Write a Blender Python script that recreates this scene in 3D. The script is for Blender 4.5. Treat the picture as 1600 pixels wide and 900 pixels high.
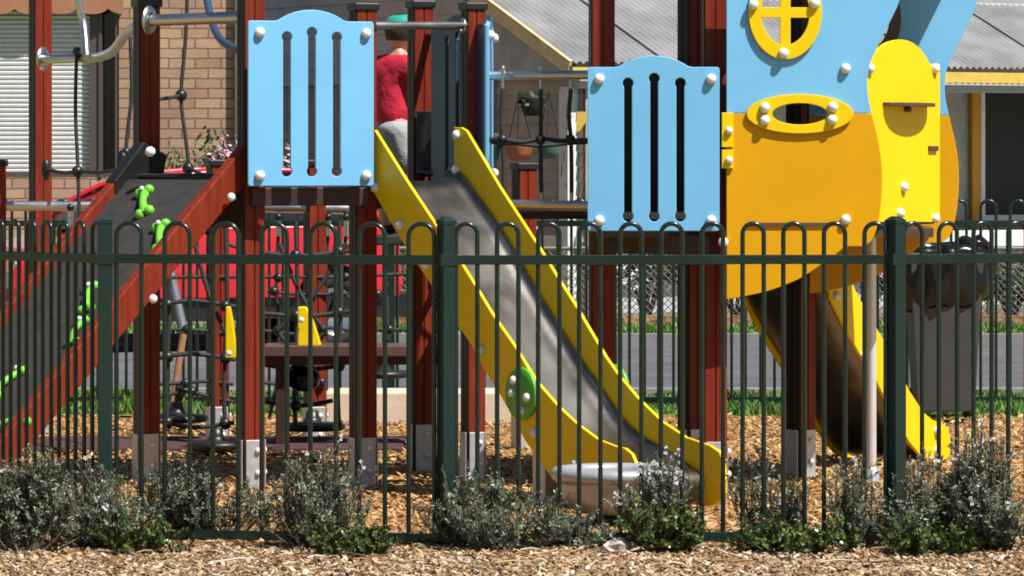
import bpy, bmesh, math, random
from mathutils import Vector, Matrix
R = math.radians
for o in list(bpy.data.objects): bpy.data.objects.remove(o)
S = bpy.context.scene
C = S.collection
rnd = random.Random(7)

# ---------------------------------------------------------------- camera, world, sun
EYE = 1.42
F = 6867.0
cd = bpy.data.cameras.new('camera'); cam = bpy.data.objects.new('camera', cd); C.objects.link(cam)
cam.location = (0, 0, EYE); cam.rotation_euler = (R(90), 0, 0)
cd.sensor_width = 36; cd.lens = F*36/1600; cd.shift_y = -0.125
cd.clip_start = 0.5; cd.clip_end = 3000
S.camera = cam
SUN = Vector((.417, -.35, .84)).normalized()
elev = math.asin(SUN.z)
az = math.atan2(SUN.x, SUN.y)
w = bpy.data.worlds.new('World'); S.world = w; w.use_nodes = True
nt = w.node_tree
sky = nt.nodes.new('ShaderNodeTexSky'); sky.sky_type = 'NISHITA'; sky.sun_disc = False
sky.sun_elevation = elev; sky.sun_rotation = az
bg = nt.nodes['Background']; bg.inputs[1].default_value = 0.05
nt.links.new(sky.outputs[0], bg.inputs[0])
sl = bpy.data.lights.new('sun', 'SUN'); sl.energy = 5.0; sl.angle = R(0.5); sl.color = (1, .965, .9)
so = bpy.data.objects.new('sun', sl); C.objects.link(so)
so.rotation_euler = (-SUN).to_track_quat('-Z', 'Y').to_euler()
so.location = (4, -4, 12)
S.view_settings.view_transform = 'Standard'; S.view_settings.look = 'None'
S.view_settings.exposure = 0.45; S.view_settings.gamma = 1
S.render.engine = 'CYCLES'; S.cycles.diffuse_bounces = 1; S.cycles.max_bounces = 8; S.cycles.filter_width = 1.8
S.render.resolution_x = 1024; S.render.resolution_y = 576

# ---------------------------------------------------------------- materials
def mat(name, col, rough=.5, metal=0, var=.0, vscale=6, bump=0, bscale=60, island=None, coat=0, stretch=None, spec=.5, dirt=None):
    m = bpy.data.materials.new(name); m.use_nodes = True
    n = m.node_tree; p = n.nodes['Principled BSDF']
    p.inputs['Roughness'].default_value = rough; p.inputs['Metallic'].default_value = metal
    p.inputs['Specular IOR Level'].default_value = spec
    p.inputs['Base Color'].default_value = (*col, 1)
    if coat: p.inputs['Coat Weight'].default_value = coat; p.inputs['Coat Roughness'].default_value = .08
    tc = n.nodes.new('ShaderNodeTexCoord'); mp = n.nodes.new('ShaderNodeMapping')
    n.links.new(tc.outputs['Object'], mp.inputs[0])
    if stretch: mp.inputs['Scale'].default_value = stretch
    out = None
    if island:
        g = n.nodes.new('ShaderNodeNewGeometry'); cr = n.nodes.new('ShaderNodeValToRGB')
        n.links.new(g.outputs['Random Per Island'], cr.inputs[0])
        els = cr.color_ramp.elements
        for i, c in enumerate(island):
            e = els[i] if i < 2 else els.new(i/(len(island)))
            e.position = i/(len(island)); e.color = (*c, 1)
        cr.color_ramp.interpolation = 'CONSTANT' if len(island) > 2 else 'LINEAR'
        out = cr.outputs[0]
    if var:
        nz = n.nodes.new('ShaderNodeTexNoise'); nz.inputs['Scale'].default_value = vscale; nz.inputs['Detail'].default_value = 6
        n.links.new(mp.outputs[0], nz.inputs[0])
        mr = n.nodes.new('ShaderNodeMapRange'); mr.inputs['From Min'].default_value = .3; mr.inputs['From Max'].default_value = .7
        mr.inputs['To Min'].default_value = 1-var; mr.inputs['To Max'].default_value = 1+var
        n.links.new(nz.outputs[0], mr.inputs[0])
        mx = n.nodes.new('ShaderNodeMix'); mx.data_type = 'RGBA'; mx.blend_type = 'MULTIPLY'; mx.inputs[0].default_value = 1
        mx.inputs[6].default_value = (*col, 1)
        if out: n.links.new(out, mx.inputs[6])
        n.links.new(mr.outputs[0], mx.inputs[7]); out = mx.outputs[2]
        mr2 = n.nodes.new('ShaderNodeMapRange'); mr2.inputs['To Min'].default_value = max(.02, rough-.12); mr2.inputs['To Max'].default_value = min(1, rough+.12)
        n.links.new(nz.outputs[0], mr2.inputs[0]); n.links.new(mr2.outputs[0], p.inputs['Roughness'])
    if dirt:
        nz = n.nodes.new('ShaderNodeTexNoise'); nz.inputs['Scale'].default_value = dirt[1]; nz.inputs['Detail'].default_value = 10; nz.inputs['Roughness'].default_value = .7
        n.links.new(mp.outputs[0], nz.inputs[0])
        cr = n.nodes.new('ShaderNodeValToRGB'); cr.color_ramp.elements[0].position = dirt[2]; cr.color_ramp.elements[1].position = dirt[2]+dirt[3]
        n.links.new(nz.outputs[0], cr.inputs[0])
        mx = n.nodes.new('ShaderNodeMix'); mx.data_type = 'RGBA'; mx.inputs[6].default_value = (*col, 1)
        if out: n.links.new(out, mx.inputs[6])
        mx.inputs[7].default_value = (*dirt[0], 1)
        n.links.new(cr.outputs[0], mx.inputs[0]); out = mx.outputs[2]
    if out: n.links.new(out, p.inputs['Base Color'])
    if bump:
        nb = n.nodes.new('ShaderNodeTexNoise'); nb.inputs['Scale'].default_value = bscale; nb.inputs['Detail'].default_value = 4
        n.links.new(mp.outputs[0], nb.inputs[0])
        b = n.nodes.new('ShaderNodeBump'); b.inputs['Strength'].default_value = bump; b.inputs['Distance'].default_value = .01
        n.links.new(nb.outputs[0], b.inputs['Height']); n.links.new(b.outputs[0], p.inputs['Normal'])
    return m
M = {}
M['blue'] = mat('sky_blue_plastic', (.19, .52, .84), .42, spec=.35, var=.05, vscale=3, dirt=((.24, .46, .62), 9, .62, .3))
M['yellow'] = mat('yellow_plastic', (.88, .60, .002), .42, spec=.3, var=.03, vscale=3, dirt=((.62, .38, .02), 7, .68, .2))
M['amber'] = mat('amber_plastic', (.70, .35, .002), .45, spec=.25, var=.03, vscale=3)
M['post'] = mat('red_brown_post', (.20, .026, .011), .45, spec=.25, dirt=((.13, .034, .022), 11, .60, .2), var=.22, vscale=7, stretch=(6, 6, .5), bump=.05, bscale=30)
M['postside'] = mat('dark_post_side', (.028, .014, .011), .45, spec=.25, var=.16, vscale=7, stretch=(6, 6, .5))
M['beam'] = mat('dark_brown_beam', (.055, .022, .018), .5, var=.2, vscale=8)
M['brown'] = mat('brown_plastic', (.10, .055, .045), .5, var=.1)
M['black'] = mat('black_plastic', (.014, .014, .015), .4, var=.2)
M['rope'] = mat('black_rope', (.03, .03, .032), .55, bump=.6, bscale=220)
M['rubber'] = mat('dark_rubber', (.034, .030, .030), .75, var=.25, vscale=14, bump=.25, bscale=250)
M['steel'] = mat('brushed_steel', (.60, .59, .59), .34, metal=1, var=.08, vscale=9, stretch=(1, 1, 4))
M['bowlsteel'] = mat('bowl_steel', (.46, .46, .49), .32, metal=.35, var=.1, vscale=5)
M['chute'] = mat('slide_steel', (.20, .188, .178), .36, metal=1, var=.16, vscale=7, stretch=(1, 1, .35), bump=.04, bscale=30, dirt=((.32, .29, .26), 22, .66, .12))
M['polesteel'] = mat('pole_steel', (.80, .77, .84), .3, metal=.45, var=.05)
M['galv'] = mat('galvanised', (.58, .59, .60), .42, metal=.55, var=.12, vscale=25)
M['cap'] = mat('white_bolt_cap', (.82, .80, .80), .28, var=.03)
M['green'] = mat('green_plastic', (.10, .42, .035), .4, var=.06)
M['lime'] = mat('lime_hold', (.16, .55, .05), .42, var=.1, vscale=20)
M['fence'] = mat('dark_green_paint', (.005, .018, .015), .26, var=.25, vscale=9, coat=.15)
M['fencepost'] = mat('dark_green_post_paint', (.006, .025, .021), .36, dirt=((.03, .04, .035), 40, .66, .1), var=.12, vscale=7)
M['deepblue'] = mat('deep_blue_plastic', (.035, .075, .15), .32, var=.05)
M['navy'] = mat('navy_pipe', (.05, .09, .16), .3, metal=.3)
M['concrete'] = mat('pale_sandstone', (.62, .52, .40), .85, var=.08, vscale=10, bump=.2)
M['kerb'] = mat('kerb_concrete', (.24, .235, .23), .85, var=.1, vscale=6)
M['stem'] = mat('grey_stem', (.12, .095, .07), .8)
M['westringia'] = mat('grey_green_leaf', (.1, .1, .1), .42, island=[(.10, .125, .065), (.15, .18, .10), (.21, .24, .15), (.055, .075, .04), (.30, .33, .25)])
M['glossleaf'] = mat('glossy_green_leaf', (.1, .1, .1), .28, island=[(.04, .085, .022), (.06, .12, .03), (.12, .18, .035), (.025, .05, .018), (.16, .17, .03)])
M['petal'] = mat('white_petal', (.80, .80, .86), .5)
M['pinkpetal'] = mat('pink_petal', (.5, .2, .3), .6, island=[(.62, .30, .42), (.72, .45, .55), (.45, .20, .30)])
M['purplepetal'] = mat('purple_petal', (.5, .2, .5), .6, island=[(.50, .20, .48), (.62, .35, .60), (.35, .14, .38)])
M['gardenleaf'] = mat('garden_leaf', (.1, .1, .1), .5, island=[(.03, .05, .02), (.05, .08, .025), (.08, .12, .04), (.02, .03, .015)])
M['wire'] = mat('galvanised_wire', (.22, .21, .19), .5, metal=.4)
M['bin'] = mat('charcoal_bin', (.055, .057, .06), .5, var=.1)
M['bag'] = mat('black_bag', (.008, .008, .009), .22, bump=.6, bscale=7, spec=.45)
M['white'] = mat('white_paint', (.75, .75, .73), .55, var=.06, vscale=12)
M['peel'] = mat('peeling_white_paint', (.78, .78, .74), .7, dirt=((.32, .27, .22), 14, .56, .05), stretch=(1, 1, .4))
M['yellowpaint'] = mat('yellow_house_paint', (.70, .48, .08), .6, var=.12, vscale=7)
M['creampaint'] = mat('cream_barge_paint', (.70, .56, .28), .65, var=.15, vscale=9)
M['ochrepaint'] = mat('ochre_door_frame', (.62, .29, .01), .55)
M['glass'] = mat('dark_glass', (.012, .014, .018), .06, spec=.6)
M['screen'] = mat('dark_flyscreen', (.02, .018, .018), .7, var=.2, vscale=2)
M['dframe'] = mat('brown_window_frame', (.10, .075, .065), .45)
M['carred'] = mat('red_car_paint', (.62, .008, .02), .28, coat=1)
M['tyre'] = mat('tyre', (.015, .015, .015), .8)
M['chrome'] = mat('chrome', (.7, .7, .7), .15, metal=1)
M['skin'] = mat('skin', (.62, .34, .24), .5)
M['hair'] = mat('dark_hair', (.03, .018, .012), .6, bump=.8, bscale=150)
M['shirt'] = mat('red_shirt', (.58, .012, .045), .8, var=.1, vscale=12, bump=1.0, bscale=20)
M['shorts'] = mat('grey_shorts', (.36, .36, .38), .85, bump=.9, bscale=24)
M['capteal'] = mat('teal_cap', (.02, .33, .26), .7)
M['capblue'] = mat('pale_blue_cap_badge', (.25, .55, .80), .7)
M['whitecloth'] = mat('white_cloth', (.75, .75, .75), .8)
M['terracotta'] = mat('terracotta', (.42, .15, .06), .8, var=.15)
M['potgreen'] = mat('green_pot', (.06, .15, .12), .6)
M['potblack'] = mat('black_pot', (.02, .02, .018), .7)
M['tan'] = mat('tan_wood', (.28, .14, .07), .7, var=.2, stretch=(8, 8, 1))
M['greytube'] = mat('grey_tube', (.12, .13, .16), .5)
M['rock'] = mat('pale_rock', (.58, .50, .44), .9, var=.2, vscale=20, bump=.6, bscale=30)
M['mat_red'] = mat('maroon_rubber', (.07, .03, .03), .85, var=.2, vscale=20)
M['jean'] = mat('blue_fabric', (.06, .11, .26), .8, var=.15)
M['drum'] = mat('pale_grey_drum', (.50, .49, .47), .6, var=.06)
M['awning'] = mat('terracotta_awning', (.38, .17, .09), .8, var=.1, vscale=5)
M['chipo'] = mat('orange_chip', (.3, .2, .1), .85, island=[(.47, .26, .095), (.58, .34, .13), (.34, .175, .06), (.50, .31, .15), (.24, .12, .04), (.66, .43, .20)])
M['chipg'] = mat('weathered_chip', (.3, .2, .1), .85, island=[(.40, .24, .12), (.50, .34, .19), (.24, .13, .06), (.56, .42, .27), (.33, .19, .09), (.64, .55, .43), (.13, .07, .035)])
M['grassblade'] = mat('grass_blade', (.1, .3, .05), .5, island=[(.08, .18, .03), (.11, .23, .035), (.06, .13, .02), (.16, .27, .06)])

def ground_mat(name, c1, c2, c3, scale, bumps):
    m = bpy.data.materials.new(name); m.use_nodes = True
    n = m.node_tree; p = n.nodes['Principled BSDF']; p.inputs['Roughness'].default_value = .9
    g = n.nodes.new('ShaderNodeNewGeometry')
    v = n.nodes.new('ShaderNodeTexVoronoi'); v.inputs['Scale'].default_value = scale
    n.links.new(g.outputs['Position'], v.inputs[0])
    sep = n.nodes.new('ShaderNodeSeparateColor'); n.links.new(v.outputs['Color'], sep.inputs[0])
    cr = n.nodes.new('ShaderNodeValToRGB'); e = cr.color_ramp.elements
    e[0].color = (*c1, 1); e[1].color = (*c3, 1); k = e.new(.5); k.color = (*c2, 1)
    n.links.new(sep.outputs[0], cr.inputs[0])
    nz = n.nodes.new('ShaderNodeTexNoise'); nz.inputs['Scale'].default_value = 1.6; nz.inputs['Detail'].default_value = 8
    n.links.new(g.outputs['Position'], nz.inputs[0])
    mr = n.nodes.new('ShaderNodeMapRange'); mr.inputs['From Min'].default_value = .3; mr.inputs['From Max'].default_value = .7; mr.inputs['To Min'].default_value = .72; mr.inputs['To Max'].default_value = 1.2
    n.links.new(nz.outputs[0], mr.inputs[0])
    mx = n.nodes.new('ShaderNodeMix'); mx.data_type = 'RGBA'; mx.blend_type = 'MULTIPLY'; mx.inputs[0].default_value = 1
    n.links.new(cr.outputs[0], mx.inputs[6]); n.links.new(mr.outputs[0], mx.inputs[7]); n.links.new(mx.outputs[2], p.inputs['Base Color'])
    b = n.nodes.new('ShaderNodeBump'); b.inputs['Strength'].default_value = bumps; b.inputs['Distance'].default_value = .02
    n.links.new(v.outputs['Distance'], b.inputs['Height']); n.links.new(b.outputs[0], p.inputs['Normal'])
    return m
M['mulch_o'] = ground_mat('orange_mulch', (.22, .10, .035), (.42, .23, .085), (.55, .32, .13), 45, .9)
M['mulch_g'] = ground_mat('weathered_mulch', (.17, .10, .055), (.36, .23, .13), (.50, .38, .25), 55, .9)
M['grass'] = ground_mat('grass_ground', (.10, .19, .03), (.16, .26, .045), (.26, .33, .08), 30, .5)
M['asphalt'] = ground_mat('asphalt', (.085, .085, .095), (.105, .105, .115), (.13, .13, .14), 70, .2)
M['dirt'] = ground_mat('brown_soil', (.20, .10, .05), (.32, .17, .09), (.38, .22, .13), 20, .5)

def brick_mat():
    m = bpy.data.materials.new('blonde_brick'); m.use_nodes = True
    n = m.node_tree; p = n.nodes['Principled BSDF']; p.inputs['Roughness'].default_value = .85
    g = n.nodes.new('ShaderNodeNewGeometry'); sp = n.nodes.new('ShaderNodeSeparateXYZ'); cb = n.nodes.new('ShaderNodeCombineXYZ')
    n.links.new(g.outputs['Position'], sp.inputs[0])
    add = n.nodes.new('ShaderNodeMath'); add.operation = 'ADD'; n.links.new(sp.outputs[0], add.inputs[0]); n.links.new(sp.outputs[1], add.inputs[1])
    n.links.new(add.outputs[0], cb.inputs[0]); n.links.new(sp.outputs[2], cb.inputs[1])
    nzw = n.nodes.new('ShaderNodeTexNoise'); nzw.inputs['Scale'].default_value = 9
    n.links.new(g.outputs['Position'], nzw.inputs[0])
    mw = n.nodes.new('ShaderNodeVectorMath'); mw.operation = 'SCALE'; mw.inputs['Scale'].default_value = .018
    n.links.new(nzw.outputs['Color'], mw.inputs[0])
    aw = n.nodes.new('ShaderNodeVectorMath'); n.links.new(cb.outputs[0], aw.inputs[0]); n.links.new(mw.outputs[0], aw.inputs[1])
    b = n.nodes.new('ShaderNodeTexBrick'); n.links.new(aw.outputs[0], b.inputs[0])
    b.inputs['Scale'].default_value = 1; b.inputs['Brick Width'].default_value = .235; b.inputs['Row Height'].default_value = .09
    b.inputs['Mortar Size'].default_value = .007; b.inputs['Mortar Smooth'].default_value = .3
    b.inputs['Color1'].default_value = (.50, .32, .20, 1); b.inputs['Color2'].default_value = (.40, .23, .16, 1); b.inputs['Mortar'].default_value = (.20, .13, .085, 1)
    nz = n.nodes.new('ShaderNodeTexNoise'); nz.inputs['Scale'].default_value = 3; nz.inputs['Detail'].default_value = 10
    n.links.new(g.outputs['Position'], nz.inputs[0])
    mr = n.nodes.new('ShaderNodeMapRange'); mr.inputs['To Min'].default_value = .7; mr.inputs['To Max'].default_value = 1.3; n.links.new(nz.outputs[0], mr.inputs[0])
    mx = n.nodes.new('ShaderNodeMix'); mx.data_type = 'RGBA'; mx.blend_type = 'MULTIPLY'; mx.inputs[0].default_value = 1
    n.links.new(b.outputs[0], mx.inputs[6]); n.links.new(mr.outputs[0], mx.inputs[7]); n.links.new(mx.outputs[2], p.inputs['Base Color'])
    bp = n.nodes.new('ShaderNodeBump'); bp.inputs['Distance'].default_value = .012; bp.invert = True
    n.links.new(b.outputs['Fac'], bp.inputs['Height']); n.links.new(bp.outputs[0], p.inputs['Normal'])
    return m
M['brick'] = brick_mat()

# ---------------------------------------------------------------- geometry helpers
def at(px, py, d):
    return Vector(((px-800)*d/F, d, EYE-(py-250)*d/F))
def gx(px, d): return (px-800)*d/F
def zz(py, d): return EYE-(py-250)*d/F
def rayplane(px, py, p0, n):
    dr = Vector(((px-800)/F, 1, -(py-250)/F)); o = Vector((0, 0, EYE))
    return o+dr*((p0-o).dot(n)/dr.dot(n))

class MB:
    def __init__(s): s.v = []; s.f = []; s.sm = []; s.mi = []; s.cur = 0
    def add(s, vs, fs, smooth=False):
        b = len(s.v); s.v += [Vector(q) for q in vs]
        for f in fs: s.f.append([i+b for i in f]); s.sm.append(smooth); s.mi.append(s.cur)
    def box(s, c, size, ax=(1, 0, 0), ay=(0, 1, 0), az=(0, 0, 1)):
        c = Vector(c); ax = Vector(ax)*size[0]/2; ay = Vector(ay)*size[1]/2; az = Vector(az)*size[2]/2
        vs = [c+ax*i+ay*j+az*k for i in (-1, 1) for j in (-1, 1) for k in (-1, 1)]
        s.add(vs, [(0, 1, 3, 2), (4, 6, 7, 5), (0, 4, 5, 1), (2, 3, 7, 6), (0, 2, 6, 4), (1, 5, 7, 3)])
    def rbox(s, x, y, z0, z1, w, d, rot):
        s.box((x, y, (z0+z1)/2), (w, d, z1-z0), (math.cos(rot), math.sin(rot), 0), (-math.sin(rot), math.cos(rot), 0))
    def tube(s, pts, r, seg=10, cap=True, r2=None):
        pts = [Vector(p) for p in pts]; n = len(pts); rs = r if isinstance(r, (list, tuple)) else [r]*n
        rings = []; up = None
        for i, p in enumerate(pts):
            t = (pts[min(i+1, n-1)]-pts[max(i-1, 0)]).normalized()
            if up is None:
                up = Vector((0, 0, 1)) if abs(t.z) < .9 else Vector((0, 1, 0))
            a = (up-t*up.dot(t)).normalized(); b = t.cross(a); up = a
            rings.append([p+(a*math.cos(2*math.pi*k/seg)+b*math.sin(2*math.pi*k/seg))*rs[i] for k in range(seg)])
        vs = [q for r_ in rings for q in r_]; fs = []
        for i in range(n-1):
            for k in range(seg):
                k2 = (k+1) % seg; fs.append((i*seg+k, (i+1)*seg+k, (i+1)*seg+k2, i*seg+k2))
        s.add(vs, fs, True)
        if cap:
            s.add(rings[0], [tuple(range(seg))]); s.add(rings[-1], [tuple(reversed(range(seg)))])
    def lathe(s, base, prof, seg=32, axis=(0, 0, 1)):
        axis = Vector(axis).normalized(); base = Vector(base)
        a = axis.orthogonal().normalized(); b = axis.cross(a); vs = []; fs = []
        for r, h in prof:
            for k in range(seg):
                t = 2*math.pi*k/seg; vs.append(base+axis*h+(a*math.cos(t)+b*math.sin(t))*r)
        for i in range(len(prof)-1):
            for k in range(seg):
                k2 = (k+1) % seg; fs.append((i*seg+k, i*seg+k2, (i+1)*seg+k2, (i+1)*seg+k))
        s.add(vs, fs, True)
    def ball(s, c, r, seg=14, sc=(1, 1, 1)):
        c = Vector(c); vs = []; fs = []; n = seg//2
        for i in range(n+1):
            ph = math.pi*i/n
            for k in range(seg):
                t = 2*math.pi*k/seg
                vs.append(c+Vector((math.sin(ph)*math.cos(t)*r*sc[0], math.sin(ph)*math.sin(t)*r*sc[1], math.cos(ph)*r*sc[2])))
        for i in range(n):
            for k in range(seg):
                k2 = (k+1) % seg; fs.append((i*seg+k, (i+1)*seg+k, (i+1)*seg+k2, i*seg+k2))
        s.add(vs, fs, True)
    def prism(s, poly, h, O, u, v, n):
        """poly in (a,b) on the frame O,u,v, thickness h along n"""
        O, u, v, n = map(Vector, (O, u, v, n)); k = len(poly)
        vs = [O+u*a+v*b for a, b in poly]+[O+u*a+v*b+n*h for a, b in poly]
        s.add(vs, [tuple(range(k)), tuple(reversed(range(k, 2*k)))]+[(i, i+k, (i+1) % k+k, (i+1) % k) for i in range(k)])
    def build(s, name, m, parent=None, bevel=0, recalc=True):
        return link(name, s.v, s.f, m, parent, s.sm, bevel, recalc, s.mi)
def wloc(o):
    l = Vector((0, 0, 0))
    while o: l += o.location; o = o.parent
    return l
def link(name, v, f, m, parent=None, sm=None, bevel=0, recalc=True, mi=None):
    lo = Vector((min(p.x for p in v), min(p.y for p in v), min(p.z for p in v))); hi = Vector((max(p.x for p in v), max(p.y for p in v), max(p.z for p in v)))
    c = (lo+hi)/2; c.z = lo.z
    me = bpy.data.meshes.new(name); me.from_pydata([p-c for p in v], [], f)
    for q in (m if isinstance(m, list) else [m]): me.materials.append(M[q] if isinstance(q, str) else q)
    if sm: me.polygons.foreach_set('use_smooth', sm)
    if mi and any(mi): me.polygons.foreach_set('material_index', mi)
    if recalc:
        bm = bmesh.new(); bm.from_mesh(me); bmesh.ops.recalc_face_normals(bm, faces=bm.faces); bm.to_mesh(me); bm.free()
    me.update()
    o = bpy.data.objects.new(name, me); C.objects.link(o)
    o.location = c-(wloc(parent) if parent else Vector((0, 0, 0)))
    if parent: o.parent = parent
    if bevel:
        b = o.modifiers.new('bevel', 'BEVEL'); b.width = bevel; b.segments = 2; b.limit_method = 'ANGLE'; b.angle_limit = R(40)
    return o
def tag(o, label=None, cat=None, group=None, kind=None):
    if label: o['label'] = label
    if cat: o['category'] = cat
    if group: o['group'] = group
    if kind: o['kind'] = kind
    return o
def thing(name, loc, label, cat, group=None):
    o = bpy.data.objects.new(name, None); C.objects.link(o); o.location = loc; o.empty_display_size = .1
    return tag(o, label, cat, group)
def struct(name, mb, m, label=None):
    o = mb.build(name, m); o['kind'] = 'structure'
    if label: o['label'] = label
    return o
def copy_tree(o, parent=None):
    c = o.copy(); C.objects.link(c)
    if parent: c.parent = parent
    for ch in o.children: copy_tree(ch, c)
    return c
def sheet(name, loops, thick, O, u, n, m, parent, bevel=.003, v=(0, 0, 1)):
    """flat board with holes: loops of (a,b); centred thickness along n"""
    cu = bpy.data.curves.new('tmp', 'CURVE'); cu.dimensions = '2D'; cu.fill_mode = 'BOTH'
    cu.extrude = thick/2-bevel; cu.bevel_depth = bevel; cu.bevel_resolution = 1; cu.offset = -bevel
    for lp in loops:
        sp = cu.splines.new('POLY'); sp.points.add(len(lp)-1); sp.use_cyclic_u = True
        for p, (a, b) in zip(sp.points, lp): p.co = (a, b, 0, 1)
    ob = bpy.data.objects.new('tmp', cu); C.objects.link(ob)
    dg = bpy.context.evaluated_depsgraph_get(); me = bpy.data.meshes.new_from_object(ob.evaluated_get(dg))
    bpy.data.objects.remove(ob)
    O, u, n, v = Vector(O), Vector(u).normalized(), Vector(n).normalized(), Vector(v).normalized()
    vs = [O+u*p.co.x+v*p.co.y+n*p.co.z for p in me.vertices]; fs = [tuple(p.vertices) for p in me.polygons]
    bpy.data.meshes.remove(me)
    bm = bmesh.new(); bv = [bm.verts.new(q) for q in vs]
    for f in fs:
        try: bm.faces.new([bv[i] for i in f])
        except ValueError: pass
    bmesh.ops.remove_doubles(bm, verts=bm.verts, dist=1e-5)
    bm.verts.ensure_lookup_table(); bm.verts.index_update()
    vs = [q.co.copy() for q in bm.verts]; fs = [tuple(q.index for q in f.verts) for f in bm.faces]; bm.free()
    return link(name, vs, fs, m, parent)
def arcpts(cx, cy, r, a0, a1, n, ry=None):
    ry = ry or r
    return [(cx+r*math.cos(R(a0+(a1-a0)*i/n)), cy+ry*math.sin(R(a0+(a1-a0)*i/n))) for i in range(n+1)]
def spline(pts, k=6):
    out = []; n = len(pts); P = [Vector(p) for p in pts]
    for i in range(n-1):
        p0, p1, p2, p3 = P[max(i-1, 0)], P[i], P[i+1], P[min(i+2, n-1)]
        for j in range(k):
            t = j/k; out.append(.5*((2*p1)+(p2-p0)*t+(2*p0-5*p1+4*p2-p3)*t*t+(3*p1-3*p2+p3-p0)*t**3))
    out.append(P[-1]); return out
_cap = None
def bolt(p, n, parent, r=.021):
    """white domed bolt cap; shares one mesh"""
    global _cap
    if _cap is None:
        mb = MB(); prof = [(.021, 0), (.0215, .006)]+[(.0215*math.cos(R(a)), .008+.017*math.sin(R(a))) for a in range(0, 91, 15)]
        prof[-1] = (.0002, prof[-1][1]); mb.lathe((0, 0, 0), prof, 16)
        o = mb.build('bolt_cap', 'cap'); _cap = o.data; bpy.data.objects.remove(o)
    o = bpy.data.objects.new('bolt_cap', _cap); C.objects.link(o); o.parent = parent
    o.location = Vector(p)-wloc(parent); o.rotation_euler = Vector(n).to_track_quat('Z', 'Y').to_euler(); s = r/.021; o.scale = (s, s, s)
    return o

# ================================================================ SETTING
def groundsheet(name, y0, y1, z, m, x0=-60, x1=60, n=1):
    mb = MB(); mb.add([(x0, y0, z), (x1, y0, z), (x1, y1, z), (x0, y1, z)], [(0, 1, 2, 3)]); return struct(name, mb, m)
mb = MB(); mb.add([(-900, -60, -.03), (900, -60, -.03), (900, 1500, -.03), (-900, 1500, -.03)], [(0, 1, 2, 3)]); struct('ground', mb, 'grass')
def bumpy(name, x0, x1, y0, y1, nx, ny, amp, m, z=0):
    r_ = random.Random(3); mb = MB(); vs = []
    for j in range(ny+1):
        for i in range(nx+1):
            x = x0+(x1-x0)*i/nx; y = y0+(y1-y0)*j/ny
            vs.append((x, y, z+amp*(math.sin(x*2.1+y*1.3)+math.sin(x*3.7-y*2.9+1)*.6)+(r_.random()-.5)*amp*1.4))
    mb.add(vs, [(j*(nx+1)+i, j*(nx+1)+i+1, (j+1)*(nx+1)+i+1, (j+1)*(nx+1)+i) for j in range(ny) for i in range(nx)], True)
    return struct(name, mb, m)
bumpy('mulch_bed', -9, 9, 6, 16.05, 360, 200, .011, 'mulch_g')
bumpy('playground_ground', -9, 9, 16.05, 24.2, 180, 80, .006, 'mulch_o')
bumpy('grass_strip', -20, 20, 24.2, 26.5, 80, 10, .008, 'grass', .004)
groundsheet('road', 26.65, 34.6, -.02, 'asphalt')
mb = MB(); mb.box((0, 26.575, -.01), (120, .15, .1)); mb.box((0, 34.7, .0), (120, .16, .1)); struct('kerb', mb, 'kerb')
bumpy('grass_verge', -25, 25, 34.78, 36.9, 60, 6, .01, 'grass', .02)
M['soil'] = ground_mat('garden_soil_mix', (.12, .10, .08), (.17, .15, .12), (.22, .20, .17), 12, .4)
groundsheet('garden_soil', 36.9, 60, .012, 'soil')

def chips(name, n, yr, xspan, m, label, ln, seed):
    r_ = random.Random(seed); mb = MB()
    for _ in range(n):
        y = yr[0]+(yr[1]-yr[0])*r_.random()**xspan[1]; x = (r_.random()-.5)*2*(xspan[0]*y/16)
        l = r_.uniform(.4, 1)*ln; w_ = l*r_.uniform(.2, .55); a = r_.uniform(0, math.pi); ti = r_.uniform(-.5, .5); tj = r_.uniform(-.35, .35)
        u = Vector((math.cos(a), math.sin(a), ti)).normalized()*l/2; v = Vector((-math.sin(a), math.cos(a), tj)).normalized()*w_/2
        c = Vector((x, y, .012+r_.random()*.012+abs(u.z)*.6)); h = Vector((0, 0, r_.uniform(.002, .006)))
        k = r_.uniform(.4, .9)
        vs = [c-u-v*k, c+u*k-v, c+u+v*k, c-u*.8+v]; vs += [q-h for q in vs]
        mb.add(vs, [(0, 1, 2, 3), (0, 4, 5, 1), (1, 5, 6, 2), (2, 6, 7, 3), (3, 7, 4, 0)])
    o = mb.build(name, m, recalc=False); tag(o, label, 'wood chips', kind='stuff'); return o
chips('bark_chips', 24000, (14.6, 16.2), (2.3, 1), 'chipg', 'weathered brown bark chips covering the bed in front of the green fence', .038, 1)
chips('wood_chips', 34000, (16.0, 24.2), (2.3, 1.5), 'chipo', 'orange wood chips covering the playground ground behind the green fence', .045, 2)

def grassblades(name, n, yr, xs, h, label, seed, zoff=0):
    r_ = random.Random(seed); mb = MB()
    for _ in range(n):
        y = r_.uniform(*yr); x = r_.uniform(*xs); hh = h*r_.uniform(.4, 1)*(1+.5*math.sin(x*2.3)*math.sin(x*5.1+y)); a = r_.uniform(0, 6.28); w_ = .006+.008*r_.random()
        l = Vector((math.cos(a), math.sin(a), 0)); q = Vector((r_.uniform(-.5, .5), r_.uniform(-.5, .5), 1))*hh; b = Vector((x, y, zoff))
        mb.add([b-l*w_, b+l*w_, b+q*.6+l*w_*.7+Vector((0, 0, .0)), b+q, b+q*.6-l*w_*.7], [(0, 1, 2, 3, 4)])
    o = mb.build(name, 'grassblade', recalc=False); tag(o, label, 'grass', kind='stuff'); return o
grassblades('tall_grass', 26000, (24.3, 26.3), (-3.6, 3.6), .065, 'bright green tufted grass growing along the far fence before the road', 5)
grassblades('verge_grass', 9000, (34.9, 36.8), (-4.6, 4.6), .06, 'short green grass on the verge across the road', 6, .03)

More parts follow.
